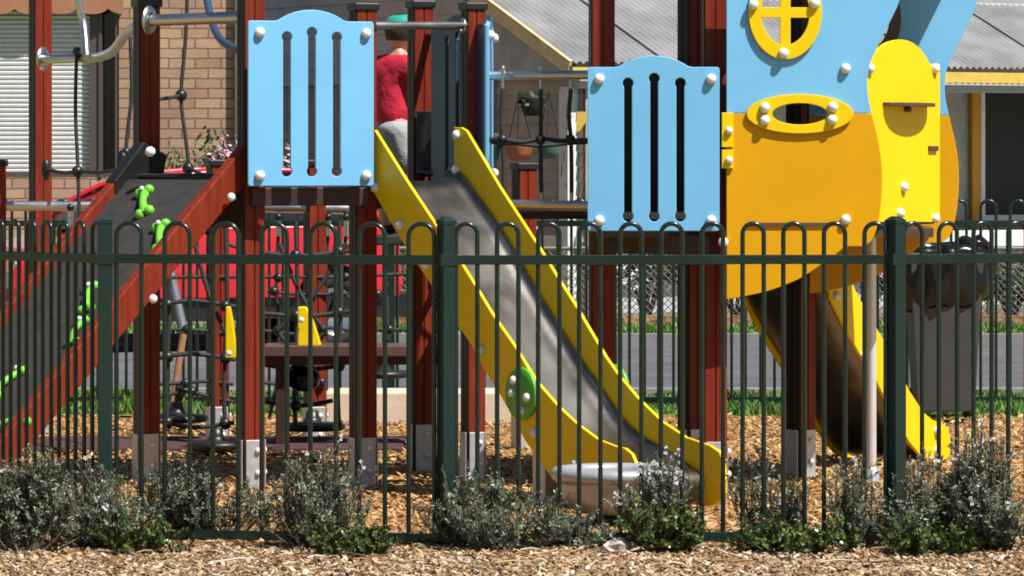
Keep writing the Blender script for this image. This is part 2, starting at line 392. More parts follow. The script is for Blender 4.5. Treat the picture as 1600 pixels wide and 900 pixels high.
# ---------------------------------------------------------------- brick house (left, across the road)
D1 = 39.5
bh = thing('brick_house', (gx(100, D1), D1, 0), 'blonde brick house with white roller shutter window under a scalloped awning', 'house')
x0, x1 = -8.5, gx(372, D1); wx0, wx1 = gx(-150, D1), gx(186, D1); wz0, wz1 = zz(277, D1), zz(-30, D1)
mb = MB()
def wallbox(mb, xa, xb, za, zb, y=D1, t=.25): mb.box(((xa+xb)/2, y+t/2, (za+zb)/2), (xb-xa, t, zb-za))
wallbox(mb, x0, wx0, 0, 3.6); wallbox(mb, wx1, x1, 0, 3.6); wallbox(mb, wx0, wx1, 0, wz0); wallbox(mb, wx0, wx1, wz1, 3.6)
mb.box((x1-.125, D1+1.5, 1.8), (.25, 2.5, 3.6)); mb.box(((x0+x1)/2, D1+2.87, 1.8), (x1-x0, .25, 3.6))
mb.build('wall', 'brick', bh)
mb = MB(); mb.add([(x0-.4, D1-.03, 3.62), (x1+.2, D1-.03, 3.62), (x1+.2, D1+1.5, 4.3), (x0-.4, D1+1.5, 4.3), (x1+.2, D1+3.05, 3.62), (x0-.4, D1+3.05, 3.62)], [(0, 1, 2, 3), (3, 2, 4, 5)]); mb.add([(x1+.2, D1-.03, 3.615), (x1+.2, D1+1.5, 4.295), (x1+.2, D1+3.05, 3.615)], [(0, 1, 2)])
mb.build('roof', 'awning', bh)
win = MB(); win.box(((wx0+gx(150, D1))/2-.1, D1+.10, (wz0+wz1)/2), (gx(150, D1)-wx0, .04, wz1-wz0))
wf = MB()
wf.box((gx(148, D1), D1+.05, (wz0+wz1)/2), (.09, .09, wz1-wz0)); wf.box(((wx0+wx1)/2, D1+.05, wz0+.02), (wx1-wx0, .1, .04))
wf.box((gx(157, D1), D1+.04, (wz0+wz1)/2), (.03, .11, wz1-wz0)); wf.box((gx(183, D1), D1+.06, (wz0+wz1)/2), (.04, .09, wz1-wz0))
wo = wf.build('window', 'dframe', bh)
g = MB(); g.box(((gx(160, D1)+gx(182, D1))/2, D1+.12, (wz0+wz1)/2), (.16, .02, wz1-wz0)); g.build('pane', 'glass', wo)
sh = MB(); z = wz0+.04; i = 0
xa, xb = wx0, gx(141, D1)
while z < wz1-.2:
    h = .042; ys = [(0, .0), (-.012, .010), (-.014, .026), (0, .036), (.004, .042)]
    vs = [];
    for yy, dz in ys: vs += [(xa, D1+.08+yy, z+dz), (xb, D1+.08+yy, z+dz)]
    sh.add(vs, [(2*k, 2*k+1, 2*k+3, 2*k+2) for k in range(4)]); z += h
sh.build('roller_shutter', 'white', wo, recalc=False)
aw = MB(); ax0, ax1 = gx(-170, D1), gx(193, D1); az0 = zz(16, D1-.10); az1 = 3.25; n = 15*24
def scal(x):
    t = ((x-ax0)/(.28)) % 1; return .055*abs(math.sin(math.pi*t))**.6
vs = []; nx = 260
for i in range(nx+1):
    x = ax0+(ax1-ax0)*i/nx
    vs += [(x, D1-.01, az1), (x, D1-.095, az0+.12), (x, D1-.10, az0-scal(x)+.02)]
aw.add(vs, [(3*i+k, 3*i+k+1, 3*i+3+k+1, 3*i+3+k) for i in range(nx) for k in (0, 1)])
aw.add([(ax1, D1-.01, az1), (ax1, D1-.095, az0+.12), (ax1, D1-.095, az0), (ax1, D1-.01, az0)], [(0, 1, 2, 3)])
a = aw.build('awning', 'awning', bh, recalc=False); sm_ = a.modifiers.new('s', 'SOLIDIFY'); sm_.thickness = .006
dp = MB(); dp.tube([(gx(375, D1), D1-.05, 0), (gx(375, D1), D1-.05, 3.3)], .045, 12); dp.build('downpipe', 'drum', bh)

# ---------------------------------------------------------------- weatherboard house (right, turned)
e = Vector((.85, .53, 0)).normalized(); u = Vector((-.53, .85, 0)).normalized()
E0 = Vector((.609, 39.8, 0)); ZE = zz(101, 39.8); PT = .424
def hp(a, b, z): return E0+e*a+u*b+Vector((0, 0, z))
hs = thing('weatherboard_house', E0, 'old weatherboard house with grey corrugated iron roof, yellow fascia and verandah', 'house')
def corr(a0, a1, b0, b1, z0, lift):     # corrugated sheet, waves across e
    mb = MB(); n = int((a1-a0)/.0127); vs = []
    for i in range(n+1):
        a = a0+(a1-a0)*i/n; h = .013*math.sin(2*math.pi*a/.076)
        vs += [hp(a, b0, z0+h), hp(a, b1, z0+(b1-b0)*PT+h)]
    mb.add(vs, [(2*i, 2*i+1, 2*i+3, 2*i+2) for i in range(n)], True); return mb
M['iron'] = mat('weathered_iron', (.30, .295, .30), .5, metal=.2, var=.22, vscale=2.2, stretch=(1, 1, 1), dirt=((.20, .17, .15), 3, .60, .25))
o = corr(-.15, 9.5, -.1, 5.0, ZE+.02, 0).build('roof', 'iron', hs, recalc=False)
for k in range(5):     # lapped sheet seams
    mb = MB(); a = .9+k*1.52; mb.box((hp(a, 2.4, ZE+.04+2.5*PT)), (.03, 5.4, .012), e, (u+Vector((0, 0, PT))).normalized(), (Vector((0, 0, 1))-u*PT).normalized()); mb.build('seam', 'iron', o)
mb = MB(); mb.add([hp(-.15, 5, ZE+.02+5.1*PT), hp(9.5, 5, ZE+.02+5.1*PT), hp(9.5, 10, ZE), hp(-.15, 10, ZE)], [(0, 1, 2, 3)]); mb.build('rear_roof', 'iron', hs)
fs_ = MB(); fs_.box(hp(4.7, -.1, ZE-.075), (9.7, .03, .10), e, u); fs_.build('fascia', 'yellowpaint', hs)
fs_ = MB(); fs_.box(hp(4.7, .05, ZE-.17), (9.4, .12, .09), e, u); fs_.build('verandah_beam', 'drum', hs)
bb = MB(); dv = (u+Vector((0, 0, PT))).normalized(); nv = (Vector((0, 0, 1))-u*PT).normalized()
bb.box(hp(-.17, 2.45, ZE-.03+2.55*PT), (.03, 5.55, .13), e, dv, nv); bb.build('barge_board', 'creampaint', hs)
M['fibro'] = mat('mottled_grey_sheet', (.42, .42, .43), .8, var=.25, vscale=4, dirt=((.2, .19, .19), 9, .60, .06), stretch=(1, 1, .5))
M['board'] = mat('tan_grey_weatherboard', (.40, .34, .28), .75, var=.15, vscale=5)
M['boardgrey'] = mat('grey_weatherboard', (.50, .50, .52), .75, var=.15, vscale=5)
M['boardlight'] = mat('cream_weatherboard', (.45, .42, .36), .7, var=.12, vscale=5)
def boards(mb, p0, d, L, z0, z1, n, step=.13, t=.018):
    z = z0
    while z < z1:
        h = min(step, z1-z); a = p0+Vector((0, 0, z)); b = a+d*L
        q = [a+n*t, b+n*t, b+Vector((0, 0, h))+n*.003, a+Vector((0, 0, h))+n*.003]
        mb.add(q, [(0, 1, 2, 3)]); mb.add([a, b, b+n*t, a+n*t], [(0, 1, 2, 3)]); z += h
# gable end (normal -e): mottled sheet above, boards below
mb = MB(); gz = ZE-.12
gv = [hp(0, .0, gz), hp(0, 10, gz), hp(0, 5, ZE+5*PT-.05), hp(0, .0, ZE-.05)]
mb.prism([(0, gz), (10, gz), (5, ZE+5*PT-.06), (0, ZE-.06)], .05, E0, u, Vector((0, 0, 1)), e); mb.build('gable_wall', 'boardgrey', hs)
mb = MB(); mb.prism([(0, gz+.0), (2.0, gz+.0), (2.0, ZE+2*PT-.07), (0, ZE-.07)], .012, E0-e*.014, u, Vector((0, 0, 1)), e); mb.build('gable_sheet', 'fibro', hs)
mb = MB(); boards(mb, hp(0, 2.0, 0), u, 8, gz, ZE+3.2, -e, .16); gb = mb
# clip boards of the gable to the slope by keeping only those under it
nv_, nf_ = [], []
for f in gb.f:
    q = [gb.v[i] for i in f]; top = max(p.z for p in q)
    b_ = (top-ZE+.08)/PT
    if b_ < 2.0: L0 = 2.0
    else: L0 = b_
    L1 = 10-max(b_, 0)
    if L1 <= L0: continue
    qq = []
    for p in q:
        bb_ = (p-E0).dot(u); tb = L0 if bb_ < 5 else L1; qq.append(p+u*(tb-bb_))
    k = len(nv_); nv_ += qq; nf_.append((k, k+1, k+2, k+3))
link('gable_boards', nv_, nf_, 'boardgrey', hs)
mb = MB(); boards(mb, hp(.05, .0, 0), u, 10, 0, gz, -e, .135); o = mb.build('side_wall', 'board', hs, recalc=False)
mb = MB(); mb.box(hp(.12, 5, gz/2), (.1, 10, gz), e, u); mb.build('wall_lining', 'board', hs)
# front wall set back under the verandah
mb = MB(); boards(mb, hp(.0, 1.5, 0), e, 9.4, .62, 3.0, -u, .135); mb.build('front_wall', 'boardlight', hs, recalc=False)
mb = MB(); mb.box(hp(4.7, 1.6, 1.5), (9.4, .16, 3.0), e, u); mb.build('wall_core', 'boardgrey', hs)
mb = MB(); mb.box(hp(4.75, .78, .66), (9.5, 1.5, .14), e, u); mb.build('verandah_floor', 'white', hs)
mb = MB(); mb.box(hp(4.75, .9, .29), (9.4, 1.2, .58), e, u); mb.build('verandah_base', 'boardgrey', hs)
mb = MB(); mb.box(hp(.0, .15, (ZE-.2)/2), (.15, .15, ZE-.2), e, u); mb.build('verandah_post', 'peel', hs)
for a in (3.2, 7.3):
    mb = MB(); mb.box(hp(a, .02, .73+(ZE-.95)/2), (.1, .1, ZE-.95), e, u); mb.build('verandah_post', 'peel', hs)
# front door / window group at the right: placed where the line of sight meets the front wall
def onwall(px, b=1.48):
    n = Vector((u.x, u.y, 0)); return rayplane(px, 250, hp(0, b, EYE), n)
pA, pB = onwall(1513), onwall(1526); pC = onwall(1700)
zb, zt = zz(336, pB.y), zz(134, pB.y)
def wallpiece(pa, pb, za, zb_, t, name, m, off=0, parent=hs):
    mb = MB(); c = (pa+pb)/2-u*(off+t/2); mb.box((c.x, c.y, (za+zb_)/2), ((pb-pa).length, t, zb_-za), e, u); return mb.build(name, m, parent)
wallpiece(pA, pB, .73, zt+.05, .05, 'door_frame', 'ochrepaint', .02)
ww = wallpiece(pB, pC, zb, zt, .03, 'window', 'screen', .02)
wallpiece(pB, pB+e*.05, zb, zt, .05, 'frame', 'white', .025, ww); wallpiece(pB, pC, zb-.06, zb, .07, 'sill', 'white', .02, ww)

# yellow sign-like verandah bracket and hanging pots near the corner post
mb = MB(); pq = at(905, 190, 39.6); mb.prism([(0, -.09), (.05, -.02), (.10, .09), (-.02, .09), (-.03, -.09)], .02, pq, (1, 0, 0), (0, 0, 1), (0, 1, 0)); mb.build('corner_bracket', 'yellowpaint', hs)
def pot(px, py, w_, h_, m, label, plant):
    d = 39.55-(px-830)*.004; p = at(px, py, d); s = d/F; r = w_*s/2; h = h_*s
    t = thing('hanging_pot', p, label, 'plant pot', 'pots hanging under the verandah')
    mb = MB(); mb.lathe(p, [(.001, -h/2), (r*.62, -h/2), (r*.85, -h*.1), (r*.97, h*.38), (r, h/2), (r*.9, h/2), (r*.85, h*.3), (.001, h*.25)], 20); mb.build('bowl', m, t)
    mb = MB()
    for k in range(3):
        a = k*2.09+.4; mb.tube([p+Vector((r*.95*math.cos(a), r*.95*math.sin(a), h/2)), p+Vector((0, 0, ZE-.25-p.z))], .004, 5)
    mb.build('hanger', 'black', t)
    if plant:
        mb = MB()
        for k in range(90):
            a = rnd.uniform(0, 6.3); rr = r*rnd.uniform(.1, 1.1); q = p+Vector((rr*math.cos(a), rr*math.sin(a), h*.4+rnd.uniform(-.02, .05)-(.06 if rr > r*.9 else 0)))
            l = Vector((rnd.uniform(-1, 1), rnd.uniform(-1, 1), rnd.uniform(-1, 1))).normalized()*.03; v = l.orthogonal()*.5
            mb.add([q-l, q+v, q+l, q-v], [(0, 1, 2, 3)])
        mb.build('plant', 'gardenleaf', t, recalc=False)
pot(832, 166, 42, 30, 'potblack', 'black hanging pot, highest of those beside the white verandah post', True)
pot(811, 238, 46, 26, 'terracotta', 'orange terracotta bowl hanging against the boarded wall', False)
pot(857, 234, 40, 28, 'potgreen', 'dark green hanging bowl close to the white verandah post', False)
pot(768, 232, 34, 34, 'potgreen', 'dark green hanging pot, farthest left beside the bridge panel', True)
dr = at(813, 500, 38.9); mb = MB(); mb.lathe((dr.x, dr.y, 0), [(.001, .0), (.16, .0), (.165, .3), (.16, .6), (.155, zz(352, 38.9)), (.12, zz(344, 38.9)), (.001, zz(342, 38.9))], 28)
o = mb.build('drum', 'drum'); tag(o, 'pale grey drum standing in the garden beside the white verandah post', 'drum')

# ---------------------------------------------------------------- garden: chain link fence, shrubs
def leafball(mb, c, rx, ry, rz, n, s, rr):
    for _ in range(n):
        a = rr.uniform(0, 6.283); ph = math.acos(rr.uniform(-.5, 1)); k = rr.random()**.35*(.8+.25*math.sin(a*3+ph*4))
        q = c+Vector((rx*k*math.sin(ph)*math.cos(a), ry*k*math.sin(ph)*math.sin(a), rz*k*math.cos(ph)))
        l = Vector((rr.uniform(-1, 1), rr.uniform(-1, 1), rr.uniform(-1, 1))).normalized()*s*rr.uniform(.6, 1.3); v = l.orthogonal().normalized()*s*.45
        mb.add([q-l, q+v, q+l, q-v], [(0, 1, 2, 3)])
def garden_shrub(px, d, w_, h, label, petal=None, npetal=0, seed=1, leaf='gardenleaf'):
    rr = random.Random(seed); b = Vector((gx(px, d), d, 0)); t = thing('garden_shrub', b, label, 'shrub', 'shrubs in the gardens across the road')
    mb = MB()
    for k in range(9):
        a = k*.7; q = b+Vector((math.cos(a)*w_*.3, math.sin(a)*.2, h*.8)); mb.tube([b, (b+q)/2+Vector((0, 0, .05)), q], [.02, .012, .006], 5)
    mb.build('branches', 'stem', t)
    mb = MB()
    for k in range(6):
        a = rr.uniform(-.5, .5)*w_; leafball(mb, b+Vector((a, rr.uniform(-.15, .15), h*rr.uniform(.35, .68))), w_*.3, .25, h*.36, 420, .035, rr)
    mb.build('foliage', leaf, t, recalc=False)
    if petal:
        mb = MB()
        for k in range(5): leafball(mb, b+Vector((rr.uniform(-.45, .45)*w_, -.12, h*rr.uniform(.45, .75))), w_*.25, .22, h*.27, npetal//5, .026, rr)
        mb.build('blossom', petal, t, recalc=False)
    return t
garden_shrub(335, 38.3, .8, 1.72, 'tall pink-blossomed shrub before the blonde brick wall', 'pinkpetal', 1100, 11)
garden_shrub(450, 38.4, 1.0, 1.68, 'pink-blossomed shrub seen through the slots of the left blue panel', 'pinkpetal', 1100, 12)
garden_shrub(625, 38.0, .9, 1.0, 'dark green shrub behind the garden fence between the tower posts', None, 0, 13)
garden_shrub(735, 38.3, .8, .75, 'low dark shrub behind the garden fence and the long slide', None, 0, 18)
garden_shrub(1010, 38.0, .85, .78, 'shrub with white blossom behind the chain link under the right blue panel', 'petal', 500, 14)
garden_shrub(1150, 38.0, .9, .70, 'dark low shrub behind the chain link under the round cabin', None, 0, 15)
garden_shrub(1425, 38.0, .6, .72, 'purple-flowered shrub behind the green post and the rubbish bin', 'purplepetal', 500, 16)
garden_shrub(1580, 38.0, .9, .62, 'dark low shrub behind the chain link right of the rubbish bin', None, 0, 17)
DC = 36.95
cf = thing('chain_link_fence', (0.5, DC, 0), 'low chain link garden fence across the road', 'fence')
fx0, fx1 = gx(545, DC), gx(1720, DC); fz0, fz1 = .11, zz(388, DC)
mb = MB(); p_ = .06; H = fz1-fz0; n = int((fx1-fx0+H)/p_)
for i in range(n):
    x = fx0-H+i*p_
    for sgn in (1, -1):
        a = (x, fz0) if sgn > 0 else (x, fz1); b = (x+H, fz1) if sgn > 0 else (x+H, fz0)
        ax, az_ = a; bx, bz = b
        if ax < fx0: az_ += sgn*(fx0-ax); ax = fx0
        if bx > fx1: bz -= sgn*(bx-fx1); bx = fx1
        if bx > ax: mb.tube([(ax, DC+.003*sgn, az_), (bx, DC+.003*sgn, bz)], .0038, 4, False)
mb.build('mesh_panel', 'wire', cf)
mb = MB(); mb.tube([(fx0, DC, fz1), (fx1, DC, fz1)], .016, 8); mb.build('rail', 'wire', cf)
for px in (560, 790, 1065, 1290, 1545):
    mb = MB(); mb.tube([(gx(px, DC), DC, 0), (gx(px, DC), DC, fz1+.03)], .022, 8); mb.build('post', 'wire', cf)
mb = MB(); mb.box(((fx0+fx1)/2, DC-.06, .05), (fx1-fx0, .14, .13)); o = mb.build('edging', 'dirt'); tag(o, 'low brown edging under the chain link garden fence', 'garden edging')

# ---------------------------------------------------------------- red car
def make_car():
    Yc, Xc, rot = 34.0-.3, gx(283, 33.5), R(20)
    t = thing('parked_car', (Xc, Yc, -.02), 'red hatchback parked across the road behind the left play tower', 'car')
    ca, sa = math.cos(rot), math.sin(rot)
    def W(x, y, z):
        x *= .86; return Vector((Xc+x*ca-y*sa, Yc+x*sa+y*ca, z-.02))
    L = 1.78
    prof = [(-1.78, .40), (-1.80, .50), (-1.76, .66), (-1.60, .78), (-1.15, .88), (-.80, .93), (1.45, .96), (1.62, .92), (1.72, .75), (1.76, .50), (1.72, .40)]
    def arch(cx, r=.33): return [(cx+r*math.cos(R(a)), .40+r*.80*math.sin(R(a))) for a in range(0, 181, 15)]
    poly = prof+arch(1.12)+arch(-1.10)
    wprof = {}
    mb = MB(); k = len(poly); rings = []
    for yy, sc in ((-.82, .97), (-.80, 1), (-.4, 1.01), (.4, 1.01), (.80, 1), (.82, .97)):
        rings.append([W(x*sc, yy if z < .8 else yy*.96, .4+(z-.4)*sc) for x, z in poly])
    vs = [q for r_ in rings for q in r_]
    fs = [(i*k+j, i*k+(j+1) % k, (i+1)*k+(j+1) % k, (i+1)*k+j) for i in range(5) for j in range(k)]
    mb.add(vs, fs+[tuple(range(k)), tuple(reversed(range(5*k, 6*k)))]); body = mb.build('body', 'carred', t, .012)
    cab = [(-1.12, .93), (-.80, 1.13), (-.45, 1.27), (-.05, 1.335), (.45, 1.36), (1.05, 1.33), (1.38, 1.20), (1.58, .955)]
    mb = MB(); kk = len(cab); r0 = [W(x, -.77+(z-.93)*.34, z-.01) for x, z in cab]; r1 = [W(x, .77-(z-.93)*.34, z-.01) for x, z in cab]
    mb.add(r0+r1, [tuple(range(kk)), tuple(reversed(range(kk, 2*kk)))]+[(j, (j+1) % kk, (j+1) % kk+kk, j+kk) for j in range(kk)]); mb.build('windows', 'glass', t)
    mb = MB()
    for s_ in (-1, 1):
        pts = [W(x, s_*(.775-(z-.93)*.34), z+.004) for x, z in cab]; mb.tube(spline(pts, 4), .022, 6)
        for x0_, xm in ((.12, .14), (1.02, 1.08)): mb.tube([W(x0_, s_*.775, .94), W(xm, s_*.64, 1.33)], .022, 6)
    top = [(-.42, 1.285), (-.05, 1.345), (.45, 1.37), (1.05, 1.34), (1.3, 1.25)]
    a_ = [W(x, -.77+(z-.93)*.34, z) for x, z in top]; b_ = [W(x, .77-(z-.93)*.34, z) for x, z in top]; c_ = [W(x, 0, z+.02) for x, z in top]
    mb.add(a_+c_+b_, [(i, i+1, i+6, i+5) for i in range(4)]+[(i+5, i+6, i+11, i+10) for i in range(4)], True)
    mb.build('roof', 'carred', t).modifiers.new('s', 'SOLIDIFY').thickness = .01
    for cx in (-1.10, 1.12):
        for s_ in (-1, 1):
            c = W(cx, s_*.72, .295); ax = Vector((-sa, ca, 0))*s_
            mb = MB(); mb.lathe(c, [(.17, -.09), (.26, -.09), (.285, -.06), (.285, .05), (.26, .08), (.19, .08), (.18, .06)], 28, ax); wo_ = mb.build('wheel', 'tyre', t)
            mb = MB(); mb.lathe(c, [(.001, .05), (.05, .055), (.15, .05), (.18, .07)], 20, ax); mb.build('rim', 'chrome', wo_)
    mb = MB(); mb.box(W(0, 0, .33), (3.45, 1.55, .17), (ca, sa, 0), (-sa, ca, 0)); mb.build('underbody', 'black', t)
    for x in (.02, .9):
        mb = MB(); mb.box(W(x+.3, -.83, .82), (.14, .02, .025), (ca, sa, 0), (-sa, ca, 0)); mb.build('door_handle', 'chrome', body)
        mb = MB(); mb.box(W(x-.28 if x < .5 else .1, -.826, .62), (.006, .004, .62), (ca, sa, 0), (-sa, ca, 0)); mb.build('door_gap', 'black', body)
    mb = MB(); mb.box(W(-1.66, -.70, .64), (.22, .2, .12), (ca, sa, 0), (-sa, ca, 0)); mb.build('headlight', 'chrome', t, .03)
    mb = MB(); mb.box(W(1.68, -.70, .78), (.1, .18, .22), (ca, sa, 0), (-sa, ca, 0)); mb.build('tail_light', 'carred', t, .02)
    mb = MB(); mb.ball(W(-.62, -.88, .99), .09, 12, (1, .8, .65)); mb.build('mirror', 'black', t)
make_car()

# ---------------------------------------------------------------- hoop-top steel fences
_hoopcache = {}
def hooptop_fence(name, nodes, hoops, label, post_nodes, prot, d_scale=1.0):
    """nodes: list of (x,y) plan points; hoops: number of hoops per section"""
    t = thing(name, (nodes[1][0], nodes[1][1], 0), label, 'fence')
    zr = EYE-.3635; zbot = .045; ztop = 1.188
    for (xa, ya), nh, (xb, yb) in zip(nodes[:-1], hoops, nodes[1:]):
        a = Vector((xa, ya, 0)); b = Vector((xb, yb, 0)); L = (b-a).length; dr = (b-a)/L; nn = Vector((-dr.y, dr.x, 0)); ang = math.atan2(dr.y, dr.x)
        for z, h in ((zr, .034), (zbot, .034)):
            mb = MB(); mb.box(a+dr*L/2+Vector((0, 0, z)), (L-.045, .022, h), dr, nn); mb.build('rail', 'fence', t, .002)
        sp = L/nh; key = round(sp, 4)
        for i in range(nh):
            c = a+dr*(sp*(i+.5)); hw = sp*.26
            kk = (key, name)
            if kk not in _hoopcache:
                mb = MB(); pts = [Vector((-hw, 0, zbot+.01)), Vector((-hw, 0, .6)), Vector((-hw, 0, ztop-hw))]+[Vector((-hw*math.cos(R(q)), 0, ztop-hw+hw*math.sin(R(q)))) for q in range(15, 180, 15)]+[Vector((hw, 0, ztop-hw)), Vector((hw, 0, .6)), Vector((hw, 0, zbot+.01))]
                mb.tube(pts, .0088, 8)
                o = mb.build('hoop_bar', 'fence'); o.location = (0, 0, 0); o.data.transform(Matrix.Translation((0, 0, zbot+.01))); _hoopcache[kk] = o.data; bpy.data.objects.remove(o)
            o = bpy.data.objects.new('hoop_bar', _hoopcache[kk]); C.objects.link(o); o.parent = t; o.location = c-t.location; o.rotation_euler = (0, 0, ang)
    for k, rot in zip(post_nodes, prot):
        x, y = nodes[k]; mb = MB(); mb.rbox(x, y, 0, 1.2, .051, .051, R(rot)); po = mb.build('post', 'fencepost', t, .003)
        mb = MB(); ca, sa = math.cos(R(rot)), math.sin(R(rot)); q = .028
        cs = [Vector((x+(i*ca-j*sa)*q, y+(i*sa+j*ca)*q, 1.2)) for i, j in ((-1, -1), (1, -1), (1, 1), (-1, 1))]
        tp = [Vector((x+(p.x-x)*.4, y+(p.y-y)*.4, 1.214)) for p in cs]; lw = [p-Vector((0, 0, .012)) for p in cs]
        mb.add(lw+cs+tp, [(0, 1, 5, 4), (1, 2, 6, 5), (2, 3, 7, 6), (3, 0, 4, 7), (4, 5, 9, 8), (5, 6, 10, 9), (6, 7, 11, 10), (7, 4, 8, 11), (8, 9, 10, 11), (3, 2, 1, 0)]); mb.build('cap', 'fencepost', po)
        for z in (zr, zbot+.03):
            mb = MB(); mb.box((x, y-.004, z), (.075, .05, .045), (ca, sa, 0), (-sa, ca, 0)); mb.build('bracket', 'fence', po, .003)
    return t
nodes = [(gx(-95, 16.75), 16.75), (gx(164, 16.2), 16.2), (gx(697, 15.97), 15.97), (gx(1399, 16.1), 16.1), (gx(1722, 16.45), 16.45)]
nodes[0] = (gx(-110, 17.15), 17.15)
hooptop_fence('hoop_top_fence', nodes, [11, 7, 11, 6], 'dark green hoop-top steel fence across the front, between the bushes and the play towers', [1, 2, 3], [8, 32, 42])
DF = 25.2
fn = [(gx(-60, DF), DF), (gx(610, DF), DF), (gx(1290, DF), DF), (gx(1660, DF), DF)]
hooptop_fence('hoop_top_fence', fn, [15, 15, 8], 'dark green hoop-top steel fence beyond the play towers, in front of the road', [1, 2], [0, 0])

# ---------------------------------------------------------------- low stone block, bin
mb = MB(); xa, xb = gx(508, 23.6), gx(803, 23.6); mb.box(((xa+xb)/2, 23.8, .085), (xb-xa, .42, .18)); o = mb.build('stone_block', 'concrete', None, .012); tag(o, 'long low cream stone block on the wood chips before the far fence', 'stone block')
def make_bin():
    d = 23.9; x = gx(1474, d); t = thing('rubbish_bin', (x, d, 0), 'charcoal wheelie bin lined with a shiny black bag, by the far fence', 'rubbish bin')
    hb, ht = .155, .20; z0, z1 = .06, .92
    mb = MB(); r0 = [(-hb, -hb), (hb, -hb), (hb, hb+.03), (-hb, hb+.03)]; r1 = [(-ht, -ht), (ht, -ht), (ht, ht+.05), (-ht, ht+.05)]
    vs = [Vector((x+a, d+b, z0)) for a, b in r0]+[Vector((x+a, d+b, z1)) for a, b in r1]+[Vector((x+a*.93, d+b*.93, z1)) for a, b in r1]+[Vector((x+a*.9, d+b*.9, z0+.02)) for a, b in r0]
    q = lambda o1, o2: [(i+o1, (i+1) % 4+o1, (i+1) % 4+o2, i+o2) for i in range(4)]
    mb.add(vs, q(0, 4)+q(4, 8)+q(8, 12)+[(3, 2, 1, 0), (12, 13, 14, 15)]); mb.build('body', 'bin', t, .015)
    for s_ in (-1, 1):
        mb = MB(); mb.lathe((x+s_*.15, d+.17, .09), [(.001, -.02), (.08, -.02), (.09, 0), (.08, .02), (.001, .02)], 20, (1, 0, 0)); mb.build('wheel', 'tyre', t)
    # bag: gathered skirt over the rim
    mb = MB(); n = 96; rr = random.Random(4)
    ph = [rr.uniform(0, 6.28) for _ in range(6)]
    def fold(a, k): return .007*math.sin(7*a+ph[0]+k*.9)+.006*math.sin(13*a+ph[1]-k*1.3)+.004*math.sin(23*a+ph[2]+k)
    prof = [(.85, .80), (.98, .955), (1.06, .965), (1.14, .93), (1.20, .87), (1.23, .80), (1.22, .73), (1.15, .67), (1.05, .635), (.98, .64)]
    vs = []
    for k, (s_, z) in enumerate(prof):
        for i in range(n):
            a = 2*math.pi*i/n; c, s2 = math.cos(a), math.sin(a); m_ = (abs(c)**3+abs(s2)**3)**(1/3); rad = ht*s_/m_+fold(a, k)*min(k, 4)/3
            zd = z+.035*math.cos(a-.5)*(k/9)+.012*math.sin(5*a+ph[3]+k*.4)*(k/9)
            vs.append((x+c*rad*1.06, d+.02+s2*rad, zd))
    mb.add(vs, [(k*n+i, k*n+(i+1) % n, (k+1)*n+(i+1) % n, (k+1)*n+i) for k in range(len(prof)-1) for i in range(n)], True)
    o = mb.build('bag', 'bag', t)
    mb = MB()
    mb.ball((x+.15, d-.07, .965), .085, 18, (1.25, 1, .42)); mb.v = [p+Vector((0, 0, .012*math.sin(p.x*70)+.01*math.sin(p.y*90+p.x*40))) for p in mb.v]
    mb.build('bag_knot', 'bag', t)
    mb = MB()
    mb.ball((x+.235, d-.06, .87), .08, 18, (.75, 1, 1.1)); mb.v = [p+Vector((.008*math.sin(p.z*80+p.y*30), 0, .008*math.sin(p.y*60))) for p in mb.v]
    mb.build('bag_fold', 'bag', t)
    mb = MB(); mb.box((x, d+.24, .90), (.44, .04, .05)); mb.build('handle', 'bin', t, .01)
make_bin()

